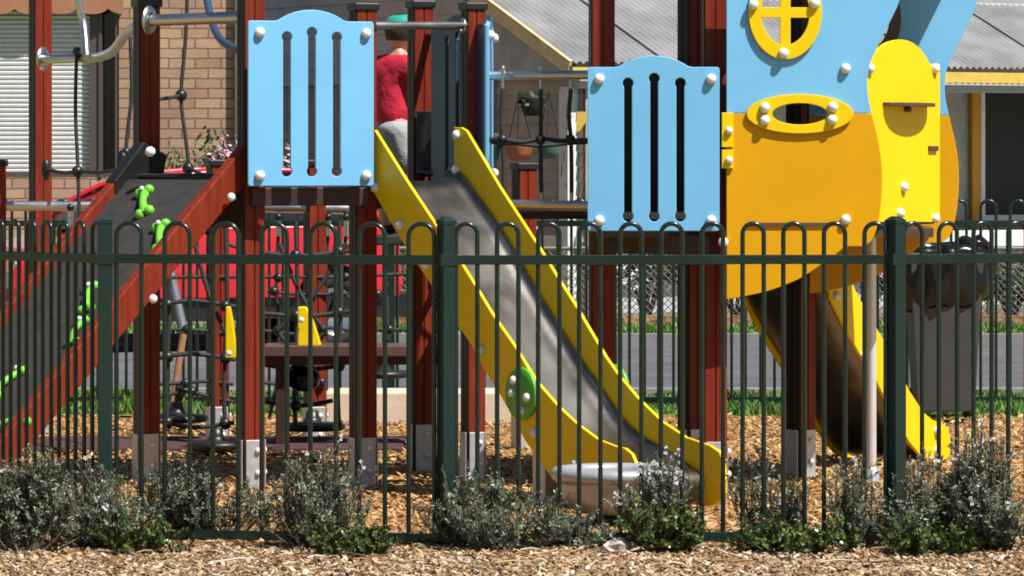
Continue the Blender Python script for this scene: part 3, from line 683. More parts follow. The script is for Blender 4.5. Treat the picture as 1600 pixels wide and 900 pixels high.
# ================================================================ PLAY EQUIPMENT helpers
def post(px, d, top, rot, parent, cap=True, size=.098, bracket=True, bt=.225, m='post'):
    x = gx(px, d); c, s_ = math.cos(R(rot)), math.sin(R(rot)); h = size/2
    # cross-section: square with rounded corners and a groove down the middle of each face
    g, gd, ch = .004, .006, .008
    side = [(-h+ch, -h), (-g, -h), (-g*.6, -h+gd), (g*.6, -h+gd), (g, -h), (h-ch, -h)]
    poly = []
    for q in range(4):
        cq, sq = [(1, 0), (0, 1), (-1, 0), (0, -1)][q]
        poly += [(a*cq-b*sq, a*sq+b*cq) for a, b in side]
        a, b = h-ch*.3, -h+ch*.3; poly.append((a*cq-b*sq, a*sq+b*cq))
    mb = MB(); U = Vector((c, s_, 0)); V = Vector((-s_, c, 0)); k = len(poly)
    b0 = [Vector((x, d, 0))+U*a+V*b for a, b in poly]; t0 = [p+Vector((0, 0, top)) for p in b0]
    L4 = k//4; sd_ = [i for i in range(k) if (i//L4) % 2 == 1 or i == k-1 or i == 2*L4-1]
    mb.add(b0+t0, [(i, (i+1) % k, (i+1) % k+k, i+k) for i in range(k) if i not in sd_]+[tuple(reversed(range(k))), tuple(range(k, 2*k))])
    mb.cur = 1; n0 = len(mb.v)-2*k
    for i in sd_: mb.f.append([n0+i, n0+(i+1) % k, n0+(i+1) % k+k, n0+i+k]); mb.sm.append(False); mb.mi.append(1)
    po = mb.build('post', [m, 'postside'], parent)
    if cap:
        mb = MB(); mb.rbox(x, d, top-.022, top+.012, size+.016, size+.016, R(rot)); mb.build('cap', 'black', po, .006)
    if bracket:
        mb = MB()
        for dx, dy, w1, w2 in ((0, -h-.003, size*.8, .006), (0, h+.003, size*.8, .006), (-h-.003, 0, .006, size*.8), (h+.003, 0, .006, size*.8)):
            mb.rbox(x+dx*c-dy*s_, d+dx*s_+dy*c, 0, bt, w1, w2, R(rot))
        br = mb.build('bracket', 'galv', po, .002)
        n = Vector((s_, -c, 0))
        for z in (bt-.045, bt-.14): bolt(Vector((x, d, z))+n*(h+.007)+U*.012, n, br, .012)
        n = U
        for z in (bt-.045, bt-.14): bolt(Vector((x, d, z))+n*(h+.007), n, br, .014)
    return po
def slot_panel(parent, O, u, label=None, m='blue', H=.702, Wd=.555, bolts=True, flip=1):
    u = Vector(u).normalized(); n = Vector((u.y, -u.x, 0))*flip
    r = .012
    arch = []
    ax0, ax1, rise = .128, .428, .048; cx = (ax0+ax1)/2; hw = (ax1-ax0)/2; rad = (hw*hw+rise*rise)/(2*rise); a0 = math.degrees(math.asin(hw/rad))
    arch = [(cx+rad*math.sin(R(a)), H-rad+rise+rad*math.cos(R(a))) for a in [a0-2*a0*i/20 for i in range(21)]]
    arch[0] = (ax1+.012, H); arch.insert(1, (ax1-.006, H+.004)); arch[-1] = (ax0-.012, H); arch.insert(-1, (ax0+.006, H+.004))
    out = arcpts(r, r, r, 180, 270, 4)+arcpts(Wd-r, r, r, 270, 360, 4)+arcpts(Wd-r, H-r, r, 0, 90, 4)+arch+arcpts(r, H-r, r, 90, 180, 4)
    loops = [out]
    for sx, zt in ((.170, H-.068), (.280, H-.048), (.390, H-.068)):
        zb_ = .062; R_, w_ = .0225, .0165; a = math.degrees(math.acos(w_/R_))
        loops.append(arcpts(sx, zt, R_, -a, 180+a, 14)+arcpts(sx, zb_, R_, 180-a, 360+a, 14))
    p = sheet('slot_panel', loops, .018, O, u, n, m, parent)
    if label: p['label'] = label
    if bolts:
        for a, b in ((.05, .045), (Wd-.035, .045), (.05, H-.05), (Wd-.035, H-.05)): bolt(Vector(O)+u*a+Vector((0, 0, b))+n*.009, n, p)
    return p
def beam(mb, a, b, h, t):
    a, b = Vector(a), Vector(b); d = b-a; L = d.length; d.normalize(); n = Vector((-d.y, d.x, 0)).normalized(); v = d.cross(n)
    mb.box((a+b)/2, (L, t, h), d, n, v)

# ================================================================ LEFT PLAY TOWER
lt = thing('play_tower', (gx(560, 19), 19, 0), 'left play tower with red-brown posts, blue slotted panel, steel slide and climbing ramp', 'playground tower')
PC = (392, 18.8); PD = (567, 18.95); PF = (739, 19.33); PE = (657, 19.9); PB = (229, 19.22)
post(*PC, 3.3, 22, lt); post(*PD, 2.085, 22, lt); post(*PF, 2.10, 22, lt, size=.088); post(*PE, 2.13, 20, lt); post(*PB, 2.11, 22, lt, m='black' if False else 'post')
A1 = at(387, 291, 18.62); A2 = at(590, 294, 18.8); ud = (Vector((A2.x, A2.y, 0))-Vector((A1.x, A1.y, 0))).normalized()
slot_panel(lt, (A1.x, A1.y, 1.309), ud)
# oblique panel between the back post and the slide post (its shaded inner side faces us)
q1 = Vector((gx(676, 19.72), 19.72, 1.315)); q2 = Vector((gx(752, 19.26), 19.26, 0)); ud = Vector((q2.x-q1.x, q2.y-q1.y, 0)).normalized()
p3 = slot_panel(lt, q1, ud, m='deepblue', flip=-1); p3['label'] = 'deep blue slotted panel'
slot_panel(lt, (gx(761, 19.22), 19.22, 1.315), (.03, 1, 0), flip=1)
# deck
dk = MB(); pl = [(gx(*PC), 18.8), (gx(*PD), 18.93), (gx(*PF), 19.3), (gx(*PE), 19.86), (gx(470, 20.3), 20.3), (gx(300, 20.1), 20.1), (gx(*PB), 19.12)]
dk.prism(pl, .04, (0, 0, 1.255), (1, 0, 0), (0, 1, 0), (0, 0, 1)); dk.build('deck', 'rubber', lt)
dk = MB(); dk.cur = 0
beam(dk, (gx(392, 18.74), 18.74, 1.263), (gx(575, 18.88), 18.88, 1.263), .078, .04); beam(dk, (gx(560, 18.9), 18.95, 1.25), (gx(739, 19.3), 19.28, 1.25), .08, .04)
beam(dk, (gx(228, 19.1), 19.1, 1.19), (gx(380, 18.8), 18.8, 1.19), .12, .04); beam(dk, (gx(739, 19.33), 19.33, 1.19), (gx(657, 19.9), 19.9, 1.19), .12, .04)
beam(dk, (gx(657, 19.9), 19.92, 1.25), (gx(470, 20.3), 20.3, 1.25), .045, .04)
dk.build('deck_frame', 'beam', lt, .004)
st = MB(); st.box((gx(612, 20.35), 20.42, 1.05), (.34, .42, .045)); st.build('rear_step', 'rubber', lt, .006)
st = MB(); [st.box((gx(px, 20.3), 20.3, .51), (.05, .05, 1.02)) for px in (568, 657)]; st.build('step_legs', 'beam', lt, .004)
# handrails
mb = MB(); mb.tube([at(585, 40, 18.92), at(727, 40, 19.26)], .017, 16); mb.build('handrail', 'steel', lt)
mb = MB(); mb.lathe(at(724, 40, 19.27), [(.034, 0), (.034, .006), (.02, .012)], 16, (-.9, -.3, 0)); mb.tube([at(672, 50, 19.85), at(700, 51, 19.7)], .018, 10); mb.build('rail_flange', 'steel', lt)
mb = MB(); mb.tube([at(232, 32, 19.0), at(374, 27, 18.85)], .026, 16); mb.lathe(at(232, 31, 19.0), [(.001, 0), (.062, 0), (.062, .008), (.03, .014)], 20, (.92, -.4, 0)); mb.build('handrail', 'steel', lt)
# rope bracket on deck edge
mb = MB(); mb.tube([at(655, 268, 19.8), at(682, 272, 19.7)], .018, 8); mb.build('deck_bar', 'black', lt)
mb = MB(); mb.box(at(663, 225, 19.82), (.07, .02, .30)); mb.build('shade_plate', 'black', lt, .004)  # black plate stands in for the shade between back post and slide

# --- slide with stainless chute
PH = R(55); tS = Vector((math.cos(PH), -math.sin(PH), 0)); wS = Vector((math.sin(PH), math.cos(PH), 0)); WS = .41
N0 = Vector((-.576, 18.85, 0))
def slide_sz(px, py, O, t):
    k = (px-800)/F; s_ = (k*O.y-O.x)/(t.x-t.y*k); d = O.y+t.y*s_; return (s_, zz(py, d))
F0 = N0+wS*WS
top_near = [(590, 203), (638, 280), (683, 348), (715, 395), (743, 440), (775, 493), (808, 540), (842, 595), (875, 633), (905, 661), (939, 686), (967, 697), (981, 700), (992, 709), (999, 726), (1002, 750), (1001, 772), (994, 785), (980, 791), (955, 790)]
bot_near = [(915, 785), (885, 765), (860, 737), (841, 711), (825, 688), (807, 654), (788, 620), (763, 580), (740, 537), (715, 500), (680, 447), (633, 377), (613, 343), (588, 300)]
top_far = [(709, 199), (720, 199), (728, 204), (760, 258), (780, 292), (793, 312), (840, 384), (872, 436), (900, 480), (946, 558), (965, 585), (996, 622), (1033, 658), (1071, 683), (1109, 696), (1124, 707), (1130, 726), (1133, 750), (1131, 771), (1124, 784), (1107, 791)]
bot_far = [(1060, 786), (1015, 765), (985, 735), (950, 690), (915, 635), (880, 575), (845, 515), (800, 440), (760, 375), (728, 320), (709, 284)]
pn = [slide_sz(x, y, N0, tS) for x, y in top_near+bot_near]; pf = [slide_sz(x, y, F0, tS) for x, y in top_far+bot_far]
bed = [slide_sz(x, y, F0, tS) for x, y in [(700, 284), (723, 289), (745, 318), (787, 377), (837, 463), (897, 560), (939, 620), (977, 674), (1014, 706), (1055, 724), (1085, 733)]]
bed = spline([Vector((a, b, 0)) for a, b in bed], 4)
lip_c = (bed[-1].x+.0, bed[-1].y-.068)
prof = [(p.x, p.y) for p in bed]+[(lip_c[0]+.068*math.sin(R(a)), lip_c[1]+.068*math.cos(R(a))) for a in range(10, 211, 12)]
mb = MB(); cross = [(0, .05), (.012, .022), (.035, .007), (.07, 0), (WS-.07, 0), (WS-.035, .007), (WS-.012, .022), (WS, .05)]
nb = len(bed); vs = []; nc = len(cross)
for i, (s_, z) in enumerate(prof):
    k = 1 if i < nb-6 else max(0, (nb-1-i)/6)
    for a, h in cross: vs.append(N0+tS*s_+wS*(a*.965+.007)+Vector((0, 0, z+h*k)))
mb.add(vs, [(i*nc+j, i*nc+j+1, (i+1)*nc+j+1, (i+1)*nc+j) for i in range(len(prof)-1) for j in range(nc-1)], True)
sd = mb.build('slide', 'chute', lt, recalc=False); sd['label'] = 'stainless steel slide with yellow sides'
sm_ = sd.modifiers.new('s', 'SOLIDIFY'); sm_.thickness = .004; sm_.offset = -1
pN = sheet('side_panel', [pn], .016, N0-wS*.008, tS, -wS, 'yellow', sd)
pF_ = sheet('side_panel', [pf], .016, F0+wS*.008, tS, -wS, 'yellow', sd)
def bolt_on(px, py, p0, n, parent, r=.021, off=.0): return bolt(rayplane(px, py, p0, n)+n*off, n, parent, r)
nN = -wS
for x, y in ((588, 293), (627, 352), (668, 413), (752, 547), (837, 677), (902, 725)): bolt_on(x, y, N0-wS*.016, nN, sd)
for x, y in ((715, 211), (714, 265)): bolt_on(x, y, F0, nN, sd)
for x, y in ((837, 595),): pass
c = rayplane(818, 615, N0-wS*.016, nN); mb = MB(); mb.lathe(c, [(.001, .0), (.103, 0), (.108, .004), (.108, .016), (.103, .02), (.001, .02)], 40, nN); gd = mb.build('disc', 'green', sd, .002)
for x, y in ((802, 594), (823, 621), (799, 613), (815, 641)): bolt(rayplane(x+2, y, c+nN*.02, nN), nN, sd, .018)
c2 = c+wS*(WS+.035); mb = MB(); mb.lathe(c2, [(.001, .0), (.103, 0), (.108, .004), (.108, .016), (.103, .02), (.001, .02)], 40, wS); mb.build('disc', 'green', sd)
mb = MB(); lg = slide_sz(826, 680, N0, tS); mb.box(N0+tS*lg[0]+wS*.2+Vector((0, 0, .12)), (.09, .30, .24), tS, wS); mb.build('foot', 'galv', sd, .004)

# --- climbing ramp
tR = Vector((-.65, -.76, 0)).normalized(); wR = Vector((-.76, .65, 0)).normalized(); WR = .60
R0 = Vector((-1.175, 18.70, 0)); SL = .847
rv = (tR-Vector((0, 0, SL))).normalized(); rn = wR.cross(rv); rn = rn if rn.z > 0 else -rn
LR = 1.60
mb = MB(); a = R0+Vector((0, 0, 1.37))+wR*.02+(tR-Vector((0, 0, SL)))*.06; b = a+(tR-Vector((0, 0, SL)))*1.42
mb.box((a+b)/2+wR*(WR/2-.02)+rn*.012, ((b-a).length, WR-.03, .02), rv, wR, rn); rp = mb.build('climbing_ramp', 'rubber', lt); rp['label'] = 'dark rubber ramp with green climbing holds between red-brown beams'
for k, w_ in enumerate((0, WR)):
    mb = MB(); s0 = -.06 if k == 0 else .10; pl = [(s0, 1.285-SL*s0), (1.53, 1.285-SL*1.53), (1.53, 1.455-SL*1.53), (s0+.03, 1.455-SL*(s0+.03))]
    mb.prism(pl, .045, R0+wR*(w_-.022), tR, (0, 0, 1), wR); mb.build('ramp_beam', 'post', rp, .006)
mb = MB(); mb.prism([(-.16, 1.44), (-.02, 1.50), (.16, 1.33), (.14, 1.16), (.06, 1.22), (-.14, 1.36)], .06, R0+wR*(WR-.03), tR, (0, 0, 1), wR); mb.build('ramp_bracket', 'black', rp, .006)
bolt(at(235, 237, 18.86), (0, -1, 0), rp, .022); bolt(at(238, 467, 18.0), Vector((.76, -.65, 0)), rp, .018); bolt(at(360, 308, 18.6), Vector((.76, -.65, 0)), rp, .018)
mb = MB(); mb.tube([R0+Vector((0, 0, 1.345))+wR*.02, R0+Vector((0, 0, 1.345))+wR*(WR+.02)], .018, 12); mb.build('ramp_top_bar', 'black', rp)
hold_p = R0+Vector((0, 0, 1.37))
def hold(px, py, ang, s_=1.0):
    c = rayplane(px, py, hold_p+rn*.022, rn)
    du = (rv*math.cos(R(ang))+wR*math.sin(R(ang))).normalized(); mb = MB(); L = .085*s_
    P = [c-du*L, c-du*L*.55+rn*.012, c+rn*.022, c+du*L*.5+rn*.02, c+du*L]
    sp = spline(P, 4); n = len(sp); mb.tube(sp, [(.016+.012*abs(2*i/(n-1)-1)**2)*s_ for i in range(n)], 10)
    for q in (-1, 1):
        cc = c+du*L*q; side = rn.cross(du)
        mb.ball(cc+side*.022*s_+rn*.008, .024*s_, 10); mb.ball(cc-side*.022*s_+rn*.008, .024*s_, 10)
    mb.build('climbing_hold', 'lime', rp)
    bolt(c+du*L*-.9+rn*.03*s_, rn, rp, .011)
hold(227, 318, -38); hold(253, 372, -38); hold(140, 468, -30, .9); hold(122, 520, -20, .8); hold(14, 600, 10, .9); hold(18, 665, 60, .9)

# ================================================================ ROPE COURSE behind the left tower
rc = thing('rope_course', (gx(300, 22.3), 22.3, 0), 'black rope climbing course hanging from steel tubes behind the climbing ramp and left tower', 'climbing frame')
DR = 22.3
post(340, DR, 1.41, 20, rc, bt=.17); post(492, DR, 1.41, 20, rc, bt=.17); post(63, 22.6, 3.2, 24, rc); post(-8, DR, 1.41, 20, rc)
mb = MB(); mb.tube([at(-8, 322, DR), at(332, 322, DR), at(545, 327, DR)], .026, 14); mb.build('tube', 'steel', rc)
mb = MB(); mb.tube(spline([at(64, 93, 22.3), at(110, 91, 22), at(150, 90, 21.8), at(176, 80, 21.4), at(195, 55, 20.6), at(215, 38, 19.6)], 5), .024, 12); mb.lathe(at(66, 92, 22.3), [(.001, 0), (.062, 0), (.062, .008), (.03, .014)], 20, (.92, -.4, 0)); mb.build('bent_rail', 'steel', rc)
mb = MB(); mb.tube(spline([at(118, -40, 21.9), at(124, 10, 21.9), at(131, 40, 21.9), at(135, 88, 21.8)], 5), .019, 12); mb.build('upright_rail', 'steel', rc)
mb = MB(); mb.tube(spline([at(318, -30, 21), at(330, 30, 20.8), at(345, 62, 20.6), at(372, 78, 20.4), at(400, 80, 20.2)], 5), .019, 12); mb.build('loop_rail', 'navy', rc)
rp_ = MB(); NP = [rc]
def rope(pts, r=.0095): rp_.tube(spline(pts, 4), r, 7)
def nball(c, r, sc=(1, 1, 1), nm='rope_node', m='black'):
    mb = MB(); mb.ball(c, r, 12, sc); return mb.build(nm, m, NP[0])
def node(px, py, d, r=.03): nball(at(px, py, d), r)
def ferr(px, y0, y1, d, r=.016):
    mb = MB(); mb.tube([at(px, y0, d), at(px, y1, d)], r, 10); mb.build('ferrule', 'steel', NP[0])
rope([at(120, 80, 21.9), at(118, 170, 21.9), at(122, 268, 21.9), at(124, 345, 21.9)]); node(120, 80, 21.9, .022); node(121, 268, 21.9)
rope([at(70, 264, 22.4), at(100, 270, 22.2), at(122, 268, 21.9), at(160, 269, 21.6), at(196, 262, 21.4)]); nball(at(72, 265, 22.4), .035, (.7, .7, 1.6))
rope([at(293, -20, 21.2), at(290, 60, 21.2), at(283, 150, 21.2), at(290, 215, 21.2), at(297, 275, 21.2)]); node(283, 149, 21.2); node(294, 263, 21.2)
rope([at(248, 155, 21), at(265, 153, 21.1), at(283, 149, 21.2)]); rope([at(297, 263, 21.2), at(315, 272, 21), at(332, 277, 20.8)])
rope([at(203, 45, 21), at(206, 140, 21), at(200, 200, 21), at(196, 240, 21)]); node(197, 238, 21, .024); nball(at(192, 252, 21), .045, (.7, .7, 1.3))
# hanging net below the tube
vx = [(110, 330), (327, 330), (435, 345), (513, 345), (541, 345)]
for px, y0 in vx: ferr(px, y0, y0+24, DR-.02); nball(at(px, y0-6, DR-.02), .02)
rope([at(110, 350, DR), at(112, 480, DR), at(108, 600, DR)])
rope([at(327, 350, DR), at(325, 450, DR), at(330, 540, DR), at(328, 640, DR)])
rope([at(435, 365, DR), at(432, 450, DR), at(436, 520, DR), at(432, 600, DR), at(420, 655, DR)])
rope([at(513, 365, DR), at(508, 440, DR), at(504, 514, DR), at(502, 598, DR), at(495, 640, DR)])
rope([at(541, 365, DR), at(530, 440, DR), at(505, 514, DR)])
rope([at(375, 345, 21.5), at(374, 430, 21.5), at(376, 520, 21.5), at(372, 640, 21.5)], .013)
rope([at(380, 390, DR), at(340, 375, DR), at(310, 355, DR)])
for ys in ([(250, 435), (300, 433), (370, 433)], [(245, 517), (275, 515), (310, 516), (345, 520), (372, 518)], [(244, 600), (280, 599), (320, 596), (365, 600)], [(244, 623), (290, 612), (335, 622), (366, 628)],
           [(414, 433), (470, 433), (545, 434)], [(414, 517), (440, 520), (475, 522), (505, 512), (545, 516)], [(412, 598), (440, 600), (500, 599)], [(418, 455), (470, 460), (545, 459)], [(545, 517), (600, 515), (640, 516)], [(545, 434), (590, 430), (640, 428)]):
    rope([at(x, y, DR-.04) for x, y in ys])
for x, y in ((292, 515), (372, 520), (290, 599), (300, 612), (435, 434), (530, 443), (428, 455), (487, 462), (504, 514), (434, 516), (502, 598), (441, 600), (608, 515), (540, 433), (330, 434), (590, 460)): node(x, y, DR-.05, .026)
for ys in ([(246, 478), (300, 470), (372, 480)], [(244, 560), (300, 553), (368, 562)], [(414, 395), (470, 400), (546, 392)], [(414, 490), (480, 494), (546, 486)], [(414, 570), (470, 578), (530, 572)], [(414, 628), (470, 634), (520, 626)],
           [(242, 655), (300, 668), (366, 660)], [(300, 365), (330, 470), (372, 560)], [(436, 380), (470, 460), (505, 514)], [(541, 380), (490, 462), (434, 516)], [(436, 520), (470, 570), (502, 598)], [(505, 520), (470, 560), (436, 600)]):
    rope([at(x, y, 21.7) for x, y in ys], .0115)
for px in (262, 352, 462, 530):
    rope([at(px, 345, 21.7), at(px+3, 470, 21.7), at(px-2, 600, 21.7), at(px, 668, 21.7)], .0115)
for x, y in ((262, 476), (352, 478), (262, 558), (352, 560), (462, 399), (530, 393), (462, 493), (530, 488), (462, 577), (530, 572), (262, 660), (352, 662), (462, 633)): node(x, y, 21.68, .03)
rope([at(604, 440, DR), at(606, 515, DR), at(608, 560, DR)])
rope([at(280, 600, DR), at(277, 645, DR)], .02)
rp_.build('rope', 'rope', rc)
def disc(px, py, d, r=.16):
    c = at(px, py, d); mb = MB(); mb.lathe(c, [(.001, -.012), (r*.9, -.014), (r, -.004), (r, .012), (r*.92, .022), (r*.3, .028), (.035, .05), (.03, .085), (.001, .09)], 28); mb.build('disc_seat', 'black', rc)
disc(276, 655, 21.9); disc(488, 668, 21.9, .165); disc(598, 586, 22.2, .135); disc(338, 697, 21.0, .14)
# soft-fall mat, pole, bench
mb = MB(); mb.box((gx(330, 21.6), 21.6, .02), (1.9, .9, .03)); o = mb.build('rubber_mat', 'mat_red', None, .006); tag(o, 'maroon rubber mat lying on the wood chips under the rope course', 'rubber mat')
mb = MB(); a, m_, b = at(266, 425, 23.0), at(287, 520, 22.9), at(268, 640, 22.8); mb.tube([a, m_], .026, 10); po = thing('leaning_pole', (b.x, b.y, 0), 'thin leaning pole, grey above and tan below, behind the rope course', 'pole'); mb.build('grey_sleeve', 'greytube', po)
mb = MB(); mb.tube([m_, b, Vector((b.x-.02, b.y, 0))], [.02, .017, .016], 10); mb.build('wooden_shaft', 'tan', po)
bn = thing('play_bench', (gx(550, 21.5), 21.4, 0), 'low brown bench with yellow end boards behind the left tower', 'bench')
mb = MB(); xa, xb = gx(412, 21.4), gx(690, 21.4); mb.box(((xa+xb)/2, 21.5, zz(548, 21.4)), (xb-xa, .34, .055)); mb.build('seat', 'brown', bn, .006)
mb = MB(); mb.box(((xa+xb)/2, 21.42, zz(562, 21.4)), (xb-xa, .04, .05)); mb.build('seat_frame', 'beam', bn)
for px in (440, 668):
    mb = MB(); mb.box((gx(px, 21.4), 21.5, .21), (.06, .2, .44)); mb.build('leg', 'beam', bn, .004)
for px, s_ in ((465, 1), (352, 1)):
    zb_ = zz(541 if px > 400 else 560, 21.4); hh = .19 if px > 400 else .25
    q = 36*21.4/F if px > 400 else 18*21.4/F
    mb = MB(); mb.prism([(0, 0), (q, 0), (q*.85, hh*.3), (q*.62, hh*.7), (q*.35, hh), (0, hh)], .10, (gx(px, 21.4), 21.42, zb_), (1, 0, 0), (0, 0, 1), (0, 1, 0)); eb = mb.build('end_board', 'yellow', bn, .005)
    bolt(at(px+6, 500 if px > 400 else 552, 21.4), (0, -1, 0), eb, .014)
# black bag lump and blue cloth under the bench
mb = MB(); c = at(474, 592, 21.55); mb.ball(c, .085, 18, (1, .8, .75)); mb.tube(spline([c+Vector((-.05, 0, .05)), c+Vector((-.02, 0, .12)), c+Vector((.03, 0, .12)), c+Vector((.05, 0, .05))], 4), .008, 6)
mb.tube([c+Vector((0, .02, .1)), c+Vector((0, .02, .16))], .01, 6)
o = mb.build('bag', 'bag'); tag(o, 'small shiny black bag hanging under the brown play bench', 'bag')

# ================================================================ ROPE BRIDGE between towers
rb = thing('rope_bridge', (gx(845, 19.2), 19.2, 0), 'rope net bridge with steel tubes between the two play towers', 'rope bridge')
for y0, y1, x0_, x1_, r in ((118, 117, 764, 924, .020), (319, 322, 757, 926, .022)):
    mb = MB(); mb.tube([at(x0_, y0, 19.3), at(x1_, y1, 19.1)], r, 16); mb.build('tube', 'steel', rb)
mb = MB(); mb.tube([at(757, 332, 19.5), at(926, 334, 19.3)], .018, 12); mb.build('rear_tube', 'black', rb); mb = MB(); mb.tube([at(757, 118, 19.9), at(926, 119, 19.8)], .014, 12); mb.build('rear_tube', 'black', rb)
rp_ = MB(); NP[0] = rb
for px, kx in ((786, 2), (845, 0), (892, 2)):
    ferr(px, 107, 140, 19.2, .009); ferr(px+1, 300, 318, 19.2, .009)
    nball(at(px, 106, 19.2), .013 if px == 845 else .009, nm='bolt_cap', m='steel')
    rope([at(px, 138, 19.2), at(px+kx*-1.5, 180, 19.2), at(px, 218, 19.2), at(px+kx*.5, 260, 19.2), at(px+1, 302, 19.2)], .0095); node(px-1, 218, 19.2, .024)
rope([at(757, 219, 19.25), at(786, 218, 19.2), at(815, 222, 19.2), at(845, 217, 19.2), at(870, 220, 19.2), at(892, 220, 19.2), at(924, 219, 19.1)], .011)
rope([at(757, 222, 19.5), at(800, 224, 19.5), at(845, 228, 19.5), at(890, 224, 19.5), at(924, 222, 19.4)], .009)
rp_.build('rope', 'rope', rb)
mb = MB(); mb.prism([(0, 0), (1.9, 0), (1.9, .5), (0, .5)], .03, (gx(770, 19.3), 19.35, 1.16), (.47, -.03, 0), (0, 1, 0), (0, 0, 1)); mb.build('walkway', 'rubber', rb)
sp_ = thing('short_post', (gx(819, 21.5), 21.5, 0), 'short capped red-brown post standing behind the rope bridge', 'post'); post(819, 21.5, 1.395, 22, sp_)

# ================================================================ RIGHT PLAY TOWER
rt = thing('play_tower', (gx(1150, 19), 19, 0), 'right play tower with round amber and blue cabin, oval windows and its own slide', 'playground tower')
post(940, 19.05, 3.3, 6, rt, size=.104); post(1116, 18.68, 3.3, 4, rt, size=.100); post(1081, 19.55, 3.3, 30, rt); post(1251, 19.5, 2.9, 38, rt)
slot_panel(rt, (gx(918, 18.5), 18.5, zz(361, 18.5)), (1, -.02, 0), H=.69)
# solid back board with the same arched top; black puts its shade into colour
H = .70; bk = [(0, 0), (.5, 0), (.5, H), (.40, H), (.33, H+.04), (.25, H+.052), (.17, H+.04), (.10, H), (0, H)]
sheet('back_board', [bk], .018, (gx(925, 19.7), 19.75, 1.13), (1, 0, 0), (0, -1, 0), 'black', rt)
dk = MB(); dk.prism([(gx(930, 18.9), 18.7), (gx(1120, 18.7), 18.7), (gx(1130, 18.7)+.9, 18.75), (gx(1240, 19.5)+.6, 19.45), (gx(930, 19.7), 19.7)], .04, (0, 0, 1.09), (1, 0, 0), (0, 1, 0), (0, 0, 1)); dk.build('deck', 'brown', rt)
dk = MB(); beam(dk, (gx(925, 18.9), 18.9, 1.06), (gx(1112, 18.6), 18.62, 1.06), .085, .04); beam(dk, (gx(930, 19.7), 19.7, 1.05), (gx(1081, 19.55), 19.6, 1.05), .1, .04); beam(dk, (gx(940, 19), 19.05, 1.05), (gx(940, 19.7), 19.7, 1.05), .1, .04); beam(dk, (gx(1116, 18.7), 18.7, 1.05), (gx(1081, 19.5), 19.55, 1.05), .1, .04); dk.build('deck_frame', 'beam', rt, .004)

# cabin walls: front plane (slightly turned) and back plane share one outline
cu_ = Vector((1, .06, 0)).normalized(); cn = Vector((cu_.y, -cu_.x, 0))
FO = Vector((gx(1135, 18.5), 18.5, 0)); BO = FO+Vector((.405, .80, 0))
def cz(px, py):      # pixel of the front wall -> its own plane (a, z)
    p = rayplane(px, py, FO, cn); return ((p-FO).dot(cu_), p.z)
edge = [(1418, -60), (1405, 0), (1396, 22), (1383, 48), (1370, 75), (1359, 100), (1355, 125), (1356, 150), (1362, 180)]
edge_lo = [(1362, 180), (1370, 212), (1376, 245), (1378, 280), (1376, 320), (1371, 350), (1364, 372), (1354, 382), (1343, 385), (1323, 385), (1314, 390), (1300, 402), (1280, 415), (1255, 432), (1229, 444), (1198, 455), (1167, 462), (1135, 468)]
SEAM = 177
E_hi = [cz(*p) for p in edge]; E_lo = [cz(*p) for p in edge_lo]
E_hi = [(p.x, p.y) for p in spline([Vector((a, b, 0)) for a, b in E_hi], 4)]; E_lo = [(p.x, p.y) for p in spline([Vector((a, b, 0)) for a, b in E_lo], 3)]
zs = cz(1135, SEAM)[1]; ztop = cz(1135, -60)[1]
E_hi[-1] = (E_hi[-1][0], zs+.001); E_lo[0] = (E_lo[0][0], zs-.001)
oc = cz(1226, 20); orx, orz = .155, .197
oc2 = cz(1249, 178); o2x, o2z = .118, .045
def ell(c, rx, rz, n=40, a0=0): return [(c[0]+rx*math.cos(2*math.pi*i/n), c[1]+rz*math.sin(2*math.pi*i/n)) for i in range(n)]
def half_ell(c, rx, rz, up):
    return None
def walls(O, a_min, name_b, name_a):
    hi = [(a_min, zs+.001)]+[(E_hi[-1-i]) for i in range(len(E_hi))]+[(a_min, ztop)]
    # lower oval straddles the seam: notch both boards
    zc = oc2[1]; nz = 14
    def notch(sign):
        pts = []
        dz = (zs-zc)
        # intersections of ellipse with seam
        s_ = max(-1, min(1, dz/o2z)); a = math.asin(s_)
        if sign > 0: angs = [math.pi-a+( a-(math.pi-a))*i/nz for i in range(nz+1)]
        else: angs = [a+(-math.pi-2*a)*i/nz for i in range(nz+1)]
        return [(oc2[0]+o2x*math.cos(t), zc+o2z*math.sin(t)) for t in angs]
    top_notch = [p for p in notch(1)]
    hi = [(a_min, zs+.001)]+([p for p in top_notch] if a_min < oc2[0]-o2x else [])+hi[1:]
    lo = [(a_min, zs-.001)]+[(a_min, E_lo[-1][1] if a_min < .05 else None)]
    low = [p for p in E_lo if p[0] > a_min+.002]
    zb_ = low[-1][1]
    bn_ = notch(-1) if a_min < oc2[0]-o2x else []
    lo = low+[(a_min, zb_-.002), (a_min, zs-.001)]+list(reversed(bn_))
    holes = []
    if a_min < oc[0]-orx: holes = [ell(oc, orx*.78, orz*.78)]
    b = sheet(name_b, [hi]+holes, .018, O, cu_, cn, 'blue', rt, .002)
    a = sheet(name_a, [lo], .018, O, cu_, cn, 'amber', rt, .002)
    return b, a
fb, fa = walls(FO, 0.0, 'cabin_upper_wall', 'cabin_lower_wall')
amin = .02
def simple_walls(O):
    off = .0
    hi = [(off, zs+.001)]+list(reversed(E_hi))+[(off, ztop)]
    low = [p for p in E_lo if p[0] > off+.002]; lo = low+[(off, low[-1][1]-.001), (off, zs-.001)]
    b = sheet('cabin_upper_wall', [hi, ell(oc, orx*.78, orz*.78)], .018, O, cu_, cn, 'blue', rt, .002)
    a = sheet('cabin_lower_wall', [lo], .018, O, cu_, cn, 'amber', rt, .002)
    return b, a
bb_, ba_ = simple_walls(BO)
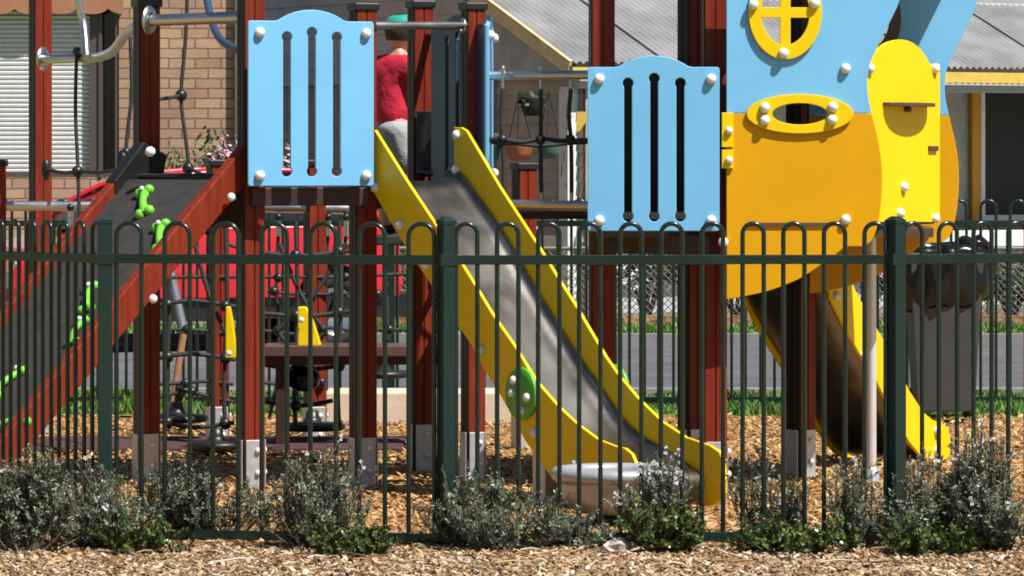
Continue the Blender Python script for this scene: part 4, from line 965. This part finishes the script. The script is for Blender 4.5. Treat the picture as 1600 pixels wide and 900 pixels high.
# oval window frames
def quadrant(c, rx, rz, sx, sz, gap=.022, cr=.006):
    pts = []; a0 = math.asin(min(1, gap/rz)); a1 = math.acos(min(1, gap/rx))
    arc = [(c[0]+sx*rx*math.cos(a0+(a1-a0)*i/10), c[1]+sz*rz*math.sin(a0+(a1-a0)*i/10)) for i in range(11)]
    return arc+[(c[0]+sx*gap, c[1]+sz*gap)]
for O, par, s in ((FO, fb, 1), (BO, bb_, -1)):
    loops = [ell(oc, orx, orz, 56)]+[quadrant(oc, orx*.66, orz*.69, sx, sz) for sx in (-1, 1) for sz in (-1, 1)]
    wfr = sheet('window_frame', loops, .016, O+cn*(.018), cu_, cn, 'yellow' if s > 0 else 'brown', par, .002)  # back frame is yellow too; its shade is painted in as brown
    if s > 0:
        for px, py in ((1177, 7), (1273, 5), (1224, 83)): bolt_on(px, py, FO+cn*.026, cn, par)
loops = [ell(oc2, .226, .083, 56), ell(oc2, .118, .045, 40)]
wfr = sheet('window_frame', loops, .016, FO+cn*.018, cu_, cn, 'yellow', fa, .002)
for px, py in ((1195, 168), (1301, 167), (1195, 188), (1300, 187)): bolt_on(px, py, FO+cn*.026, cn, fa)
for px, py in ((1321, 107),): bolt_on(px, py, FO+cn*.009, cn, fb)
for px, py in ((1321, 343), (1130, 378)): bolt_on(px, py, FO+cn*.009, cn, fa)
# hinge plates
for y0, y1, yb in ((176, 230, 204), (234, 263, 250)):
    a0, z1_ = cz(1127, y0); a1, z0_ = cz(1145, y1)
    hg = sheet('hinge_plate', [[(a0, z0_), (a1, z0_), (a1, z1_), (a0, z1_)]], .014, FO+cn*.017, cu_, cn, 'yellow', fa, .002); bolt_on(1139, yb, FO+cn*.024, cn, fa, .016)
a0, z1_ = cz(1168, 348); a1, z0_ = cz(1296, 353)
mb = MB(); mb.box(FO+cu_*(a0+a1)/2+Vector((0, 0, (z0_+z1_)/2))+cn*.012, (a1-a0, .012, z1_-z0_), cu_, cn); mb.build('deck_edge', 'brown', fa)
# end board (bright yellow, turned to the sun) with shelf
sA = Vector((gx(1354, 18.60), 18.60, 0)); sB = Vector((gx(1466, 19.18), 19.18, 0)); su = (sB-sA).normalized(); sn = Vector((su.y, -su.x, 0)); SW = (sB-sA).length
def sz_(px, py): p = rayplane(px, py, sA, sn); return ((p-sA).dot(su), p.z)
ol = [(1345, 347), (1345, 110), (1357, 98), (1366, 82), (1380, 69), (1394, 63.5), (1408, 62), (1422, 66), (1434, 75), (1444, 88), (1450, 100), (1466, 100), (1466, 347)]
ol = [sz_(*p) for p in ol]; ol[0] = (sz_(1352, 347)[0], ol[0][1]); ol[1] = (sz_(1352, 110)[0], ol[1][1])
eb = sheet('end_board', [[ol[0]]+[ol[-1], ol[-2], ol[-3]]+[(p.x, p.y) for p in reversed(spline([Vector((a, b, 0)) for a, b in ol[1:11]], 3))][1:]], .018, sA, su, sn, 'yellow', rt, .002)
for px, py in ((1358, 107), (1460, 107), (1411, 292), (1405, 333), (1460, 341)): bolt_on(px, py, sA+sn*.009, sn, eb)
a0, zs1 = sz_(1376, 159); a1, _ = sz_(1446, 159)
mb = MB(); k = 14; hwid = (a1-a0)/2; pl = [(-hwid, 0)]+[(-hwid*math.cos(math.pi*i/k), .085*math.sin(math.pi*i/k)**.7+.0) for i in range(1, k)]+[(hwid, 0)]
mb.prism(pl, .016, sA+su*(a0+a1)/2+Vector((0, 0, zs1-.018))+sn*.010, su, sn, (0, 0, 1)); mb.build('shelf', 'brown', eb, .003)
mb = MB(); mb.tube([sA+su*(a0+a1)/2+Vector((0, 0, zs1-.03)), sA+su*(a0+a1)/2+Vector((0, 0, zs1-.03))+sn*.035], .012, 10); mb.build('shelf_bolt', 'brown', eb)
a0, z1_ = sz_(1447, 228); a1, z0_ = sz_(1460, 236); mb = MB(); mb.box(sA+su*(a0+a1)/2+Vector((0, 0, (z0_+z1_)/2))+sn*.012, (a1-a0, .02, z1_-z0_), su, sn); mb.build('latch', 'brown', eb, .002)
mb = MB(); mb.prism([(0, 0), (SW, 0), (SW*.95, .5), (.1, .6)], .03, sA+Vector((0, 0, zz(352, 18.8)))-sn*.02, su, -sn, (0, 0, 1)); mb.build('cabin_floor', 'brown', rt)
# roof above the cabin and tower (out of frame, it throws the shade seen inside)
mb = MB(); mb.box(((.95+2.225)/2, 19.16, 2.815), (2.225-.95, .98, .03)); rf_ = mb.build('roof', 'yellow', rt, .004)
mb = MB()
for x_, y_ in ((1.0, 18.70), (2.15, 19.6)): mb.box((x_, y_, 2.5), (.06, .06, .6))
mb.build('roof_frame', 'beam', rf_)
# fire pole
mb = MB(); xp = gx(1362, 19.13); mb.tube([(xp, 19.13, 0), (xp, 19.13, 1.1)], .0205, 16); pp = mb.build('pole', 'polesteel', rt)
mb = MB(); mb.lathe((xp, 19.13, 0), [(.034, 0), (.034, .07), (.022, .085)], 16); mb.build('pole_sleeve', 'galv', pp)
# second slide, running away to the right
be = R(62.6); t2 = Vector((math.cos(be), math.sin(be), 0)); w2 = Vector((math.sin(be), -math.cos(be), 0)); W2 = .41
Q0 = Vector((1.518, 19.7, 0))
up2 = [(1322, 432), (1330, 450), (1349, 487), (1381, 539), (1416, 610), (1437, 643), (1452, 656), (1468, 661), (1477, 670), (1481, 690), (1479, 711), (1471, 721), (1460, 724)]
lo2 = [(1450, 722), (1433, 711), (1416, 690), (1378, 622), (1364, 594), (1338, 552), (1316, 513), (1294, 467), (1288, 432)]
p2 = [slide_sz(x, y, Q0, t2) for x, y in up2+lo2]
lob = [slide_sz(x, y, Q0, t2) for x, y in reversed(lo2)]
mb = MB(); bd = spline([Vector((a, b, 0)) for a, b in lob], 4); vs = []
for p in bd:
    for a, h in ((-W2, .03), (-W2+.03, .01), (-W2+.08, .004), (-.08, .004), (-.03, .01), (0, .03)): vs.append(Q0+t2*p.x+w2*a+Vector((0, 0, p.y+h+.012)))
mb.add(vs, [(i*6+j, i*6+j+1, (i+1)*6+j+1, (i+1)*6+j) for i in range(len(bd)-1) for j in range(5)], True)
s2 = mb.build('slide', 'chute', rt, recalc=False); s2['label'] = 'second slide with yellow sides, running down away to the right'
sm_ = s2.modifiers.new('s', 'SOLIDIFY'); sm_.thickness = .006
sheet('side_panel', [p2], .016, Q0+w2*.008, t2, w2, 'yellow', s2, .002); sheet('side_panel', [p2], .016, Q0-w2*(W2+.008), t2, w2, 'yellow', s2, .002)
for px, py in ((1462, 673), (1462, 704), (1348, 556), (1305, 462)): bolt_on(px, py, Q0+w2*.016, w2, s2)

# ================================================================ SPINNER BOWL, rock
bx, by = gx(963, 16.9), 16.9
sp_ = thing('spinner_bowl', (bx, by, 0), 'round stainless steel spinner bowl on a short stem behind the front fence', 'spinner')
mb = MB(); rim = [(.228+.026*math.cos(R(a)), .214+.026*math.sin(R(a))) for a in range(-70, 200, 18)]
mb.lathe((bx, by, 0), [(.001, .062), (.12, .062), (.165, .075), (.205, .115), (.228, .17), (.234, .198)]+rim+[(.20, .18), (.12, .12), (.001, .11)], 64); mb.build('bowl', 'bowlsteel', sp_)
mb = MB(); mb.lathe((bx, by, 0), [(.10, .035), (.105, .06), (.09, .066)], 40); mb.build('bearing_ring', 'black', sp_)
mb = MB(); mb.lathe((bx+.02, by, 0), [(.075, .0), (.078, .015), (.07, .034), (.05, .045), (.05, .06)], 40); mb.build('base', 'steel', sp_)
rr = random.Random(9); mb = MB(); rc_ = at(965, 850, 15.75); mb.ball((rc_.x, rc_.y, .028), .055, 12, (1.1, .8, .62)); mb.v = [p+Vector((rr.uniform(-.012, .012), rr.uniform(-.012, .012), rr.uniform(-.010, .010))) for p in mb.v]
mb.sm = [False]*len(mb.sm); mb.v = [Vector((p.x, p.y, p.z)) for p in mb.v]; o = mb.build('rock', 'rock'); tag(o, 'small pale rock lying under the bushes below the steel spinner bowl', 'rock')

# ================================================================ BOY on the back step
def make_boy():
    X, Y, Z = gx(615, 20.35), 20.38, 1.075
    t = thing('person', (X, Y, Z), 'child in red t-shirt, grey shorts and teal cap on the left tower', 'person')
    def skin_mesh(name, pts, edges, radii, m, parent, sub=2):
        me = bpy.data.meshes.new(name); P = [Vector(p)+Vector((X, Y, Z)) for p in pts]; base = Vector((X, Y, Z)); me.from_pydata([p-base for p in P], edges, [])
        o = bpy.data.objects.new(name, me); C.objects.link(o); o.parent = parent; o.location = base-wloc(parent)
        sk = o.modifiers.new('skin', 'SKIN')
        for v, r in zip(me.skin_vertices[0].data, radii): v.radius = r if isinstance(r, tuple) else (r, r)
        me.skin_vertices[0].data[0].use_root = True
        su_ = o.modifiers.new('sub', 'SUBSURF'); su_.levels = sub; su_.render_levels = sub
        me.materials.append(M[m])
        dg = bpy.context.evaluated_depsgraph_get(); n = bpy.data.meshes.new_from_object(o.evaluated_get(dg)); o.modifiers.clear(); o.data = n
        for p in n.polygons: p.use_smooth = True
        return o
    # local frame: child faces away and to the right (+x, +y)
    fx, fy = .72, .69; sx, sy = fy, -fx      # forward, right side
    def L(f, s_, z): return (fx*f+sx*s_, fy*f+sy*s_, z)
    pts = [L(0, 0, .50), L(.0, 0, .60), L(.01, 0, .72), L(.02, 0, .81), L(.035, 0, .86), L(.05, 0, .91),
           L(.01, .11, .80), L(.09, .14, .68), L(.20, .10, .66), L(.25, .09, .665),
           L(.01, -.11, .80), L(.10, -.14, .69), L(.22, -.10, .70), L(.27, -.09, .71),
           L(0, .055, .46), L(.02, .06, .26), L(-.01, .06, .06), L(.08, .065, .025),
           L(0, -.055, .46), L(.02, -.06, .26), L(-.01, -.06, .06), L(.08, -.065, .025)]
    ed = [(0, 1), (1, 2), (2, 3), (3, 4), (4, 5), (3, 6), (6, 7), (7, 8), (8, 9), (3, 10), (10, 11), (11, 12), (12, 13), (0, 14), (14, 15), (15, 16), (16, 17), (0, 18), (18, 19), (19, 20), (20, 21)]
    rd = [.058, .052, .056, .038, .034, .034, .028, .024, .02, .018, .028, .024, .02, .018, .055, .038, .026, .022, .055, .038, .026, .022]
    body = skin_mesh('body', pts, ed, rd, 'skin', t)
    mb = MB(); hc = Vector((X, Y, Z))+Vector(L(.065, 0, .925)); mb.ball(hc, .082, 24, (.98, .98, 1.14)); mb.ball(hc+Vector(L(.03, 0, -.05)), .055, 18, (1, 1, 1))
    mb.ball(hc+Vector(L(.088, 0, -.015)), .013, 10, (1, 1, 1.4))
    for s_ in (-1, 1):
        q = hc+Vector(L(-.002, s_*.082, -.008)); mb.tube([q+Vector((0, 0, -.022)), q+Vector(L(-.012, s_*.006, 0)), q+Vector(L(-.006, s_*.008, .022)), q+Vector(L(.008, s_*.002, .02))], [.006, .009, .009, .005], 8)
    mb.build('head', 'skin', body)
    mb = MB()
    for s_ in (-1, 1): mb.ball(hc+Vector(L(.073, s_*.03, .012)), .009, 8)
    mb.build('eyes', 'black', body)
    mb = MB(); mb.box(hc+Vector(L(.083, 0, -.052)), (.008, .035, .007), (fx, fy, 0), (sx, sy, 0)); mb.build('mouth', 'terracotta', body, .002)
    mb = MB(); mb.ball(hc+Vector(L(-.008, 0, .018)), .086, 24, (1, 1, 1.02)); mb.v = [p if (p-hc).z > -.035 or (p-hc).dot(Vector(L(1, 0, 0))) < -.02 else p*1 for p in mb.v]
    hv = []; 
    keep = []
    for f, s_ in zip(mb.f, mb.sm):
        c = sum((mb.v[i] for i in f), Vector())/len(f)-hc
        if c.z > -.022 and c.dot(Vector(L(1, 0, 0))) < .02+c.z*.5: keep.append(f)
    mb.f = keep; mb.sm = [True]*len(keep); mb.mi = [0]*len(keep); mb.build('hair', 'hair', body)
    mb = MB(); cc = hc+Vector(L(.0, 0, .030)); vs = []; n = 28; prof = [(.091, 0), (.092, .015), (.087, .036), (.070, .056), (.035, .068), (.001, .070)]
    mb.lathe(cc, prof, n); pk = [L(.085, -.065, .0), L(.13, -.055, -.006), (L(.155, 0, -.012)), L(.13, .055, -.006), L(.085, .065, .0)]
    pkv = [cc+Vector(p) for p in pk]; mb.add(pkv+[p+Vector((0, 0, .006)) for p in pkv], [(0, 1, 2, 3, 4), (9, 8, 7, 6, 5)]+[(i, i+5, (i+1) % 5+5, (i+1) % 5) for i in range(5)])
    cp = mb.build('cap', 'capteal', body)
    mb = MB()
    for a in (-25, -12, 1, 14):
        b0 = R(a)-.72; dd = Vector((math.cos(b0), math.sin(b0), 0))
        for k in range(3): mb.ball(cc+dd*(.097-k*.004)+Vector((0, 0, .015+k*.018)), .006, 6)
    mb.build('badge', 'capblue', cp)
    # shirt: torso + sleeves
    pts = [L(0, 0, .475), L(-.005, 0, .60), L(.0, 0, .71), L(.012, 0, .79), L(.025, 0, .825), L(.01, .11, .79), L(.06, .145, .72), L(.10, .15, .68), L(.01, -.11, .80), L(.06, -.145, .725), L(.10, -.15, .69)]
    ed = [(0, 1), (1, 2), (2, 3), (3, 4), (3, 5), (5, 6), (6, 7), (3, 8), (8, 9), (9, 10)]
    skin_mesh('shirt', pts, ed, [.092, .088, .092, .075, .045, .056, .048, .044, .056, .048, .044], 'shirt', body)
    mb = MB(); mb.tube([Vector((X, Y, Z))+Vector(L(0, 0, .500)), Vector((X, Y, Z))+Vector(L(0, 0, .520))], .083, 24, False); 
    pts = [L(0, 0, .50), L(0, .055, .44), L(.01, .062, .36), L(.02, .064, .28), L(0, -.055, .44), L(.01, -.062, .36), L(.02, -.064, .28), L(0, 0, .54)]
    skin_mesh('shorts', pts, [(0, 1), (1, 2), (2, 3), (0, 4), (4, 5), (5, 6), (0, 7)], [.102, .078, .068, .062, .072, .066, .062, .098], 'shorts', body)
    for s_ in (-1, 1):
        mb = MB(); q = Vector((X, Y, Z))+Vector(L(.03, s_*.062, .026)); mb.ball(q, .045, 14, (1.0, 1.0, .6)); mb.ball(q+Vector(L(.05, 0, -.004)), .038, 14, (1, 1, .55)); mb.build('shoe', 'black', body)
    for s_, wr in ((1, L(.25, .09, .665)), (-1, L(.27, -.09, .71))):
        w0 = Vector((X, Y, Z))+Vector(wr); mb = MB(); mb.ball(w0+Vector(L(.03, 0, 0)), .024, 12, (1.1, 1.1, .6))
        for k in range(4):
            b0 = w0+Vector(L(.045, (k-1.5)*.012, .004)); l = (.030, .036, .034, .026)[k]
            mb.tube(spline([b0, b0+Vector(L(l*.6, 0, .002)), b0+Vector(L(l*.95, 0, -.012)), b0+Vector(L(l*.8, 0, -.024))], 3), .006, 7)
        b0 = w0+Vector(L(.015, s_*-.02, 0)); mb.tube([b0, b0+Vector(L(.018, s_*-.012, -.004)), b0+Vector(L(.034, s_*-.010, -.012))], .0065, 7)
        mb.build('hand', 'skin', body)
make_boy()

# ================================================================ BUSHES along the fence
def rosemary(px, d, wpx, hpx, label, seed, ns=90, green=False, flow=26, lean=0):
    rr = random.Random(seed); s = d/F; W_ = wpx*s/2; Hh = hpx*s; b = Vector((gx(px, d), d, 0))
    t = thing('bush', b, label, 'bush', 'bushes along the front fence')
    st_ = MB(); lf = MB(); fl = MB()
    ncl = rr.choice((5, 6, 7)); cl = [(rr.uniform(0, 6.283), rr.uniform(.25, .95), rr.uniform(.65, 1.08)) for _ in range(ncl)]
    for i in range(ns):
        ca_, ck, ch = cl[i % ncl]; a = ca_+rr.gauss(0, .35); k = min(1, max(.03, ck+rr.gauss(0, .16))); r_ = k*W_*rr.uniform(.8, 1.3)
        hh = Hh*(1-.45*k**2)*ch*rr.uniform(.6, 1.0)
        base = b+Vector((math.cos(a)*W_*.25*k, math.sin(a)*W_*.18*k, 0)); tip = b+Vector((math.cos(a)*r_+lean*hh, math.sin(a)*min(r_, .22)*.8, hh))
        mid = base.lerp(tip, .5)+Vector((math.cos(a)*r_*.22+rr.gauss(0, .012), math.sin(a)*.03, -hh*.05))
        pts = spline([base, mid, tip], 5); st_.tube(pts, [.0035-.0024*j/(len(pts)-1) for j in range(len(pts))], 4, False)
        stems = [pts]
        for q in range(3):
            p0 = pts[rr.randrange(3, 9)]; dv_ = Vector((rr.uniform(-1, 1), rr.uniform(-1, 1), rr.uniform(.2, 1.2))).normalized()*rr.uniform(.04, .11); e_ = p0+dv_
            st_.tube([p0, e_], [.0018, .001], 3, False); stems.append([p0.lerp(e_, j/4) for j in range(5)])
        for pp_ in stems:
            n = len(pp_)
            tot = 46 if pp_ is pts else 22
            for j in range(tot):
                f = (.22 if pp_ is pts else .05)+(.78 if pp_ is pts else .95)*j/tot; f *= n-1; i0 = min(int(f), n-2); p = pp_[i0].lerp(pp_[i0+1], f-i0); ax = (pp_[i0+1]-pp_[i0]).normalized()
                o1 = ax.orthogonal().normalized(); an = rr.uniform(0, 6.283); o2 = ax.cross(o1); rad = o1*math.cos(an)+o2*math.sin(an)
                L_ = rr.uniform(.012, .021)*(1.1 if green else 1); dl = (rad*.85+ax*rr.uniform(.3, 1)).normalized()*L_; sd_ = ax.cross(rad).normalized()*(.0065 if green else .0028)
                lf.add([p, p+dl*.5+sd_, p+dl, p+dl*.5-sd_], [(0, 1, 2, 3)])
        if rr.random() < flow/ns:
            fl = MB()
            for q in range(rr.choice((2, 3, 4))):
                c = tip+Vector((rr.uniform(-.009, .009), rr.uniform(-.012, .008), rr.uniform(-.024, .004)))
                for k5 in range(4):
                    an = k5*1.57+rr.random(); v1 = Vector((math.cos(an), rr.uniform(-.5, .2), math.sin(an)))*.0075; v2 = Vector((-v1.z, 0, v1.x))*.4
                    fl.add([c, c+v1*.6+v2, c+v1, c+v1*.6-v2], [(0, 1, 2, 3)])
            fl.build('flower_cluster', 'petal', t, recalc=False)
    st_.build('stems', 'stem', t, recalc=False); lf.build('leaves', 'glossleaf' if green else 'westringia', t, recalc=False)
    return t
B = [(40, 15.7, 230, 190, 'large grey-green bush, nearest the left edge in front of the fence', 150, 0, 20),
     (165, 15.9, 220, 165, 'grey-green bush before the left fence post, behind the edge bush', 105, 0, 18),
     (330, 16.25, 230, 165, 'airy grey-green bush behind the fence bars left of the first tall red-brown post', 90, 0, 14),
     (500, 15.85, 210, 200, 'upright grey-green bush with white flowers left of the middle fence post', 115, 0, 24),
     (550, 15.6, 120, 62, 'low bright green glossy shrub left of the middle fence post', 24, 1, 0),
     (215, 15.6, 170, 75, 'sparse low green shrub at the foot of the left fence post', 15, 1, 0),
     (780, 15.85, 250, 140, 'spreading grey-green bush right of the middle fence post', 115, 0, 10),
     (905, 15.95, 100, 75, 'small grey-green tuft beside the stem of the spinner bowl', 35, 0, 10),
     (1045, 16.0, 230, 180, 'white-flowered grey-green bush in front of the spinner bowl and slide end', 74, 0, 60),
     (1045, 15.7, 150, 105, 'glossy green fern-like shrub below the spinner bowl', 40, 1, 0),
     (1205, 16.2, 150, 175, 'thin grey-green bush behind the bars, right of the slide end', 44, 0, 12),
     (1255, 15.7, 190, 78, 'low dark glossy shrub left of the right fence post', 42, 1, 0),
     (1350, 16.0, 150, 180, 'sparse grey-green bush around the foot of the steel pole', 44, 0, 10),
     (1465, 15.8, 170, 205, 'grey-green bush with white flowers right in front of the right fence post', 90, 0, 30),
     (1570, 15.8, 210, 235, 'tallest grey-green bush, nearest the right edge in front of the fence', 150, 0, 36),
     (1445, 15.62, 150, 70, 'low glossy green shrub at the foot of the right fence post', 30, 1, 0)]
for i, (px, d, w_, h, lab, ns, g_, fl) in enumerate(B): rosemary(px, d, w_, h, lab, 100+i, int(ns*(.85 if g_ else 1.05)), bool(g_), fl*.7)
# long twigs and dry leaves on the mulch
rr = random.Random(21); mb = MB()
for _ in range(60):
    x = rr.uniform(-1.9, 1.9); y = rr.uniform(15.0, 15.9); a = rr.uniform(0, 6.28); l = rr.uniform(.04, .14); d_ = Vector((math.cos(a), math.sin(a), rr.uniform(-.02, .08)))*l
    p = Vector((x, y, .03)); mb.tube([p, p+d_*.5+Vector((0, 0, .006)), p+d_], [.004, .0035, .002], 5)
o = mb.build('twigs', 'chipg'); tag(o, 'dry twigs scattered over the bark chips in front of the fence', 'twigs', kind='stuff')
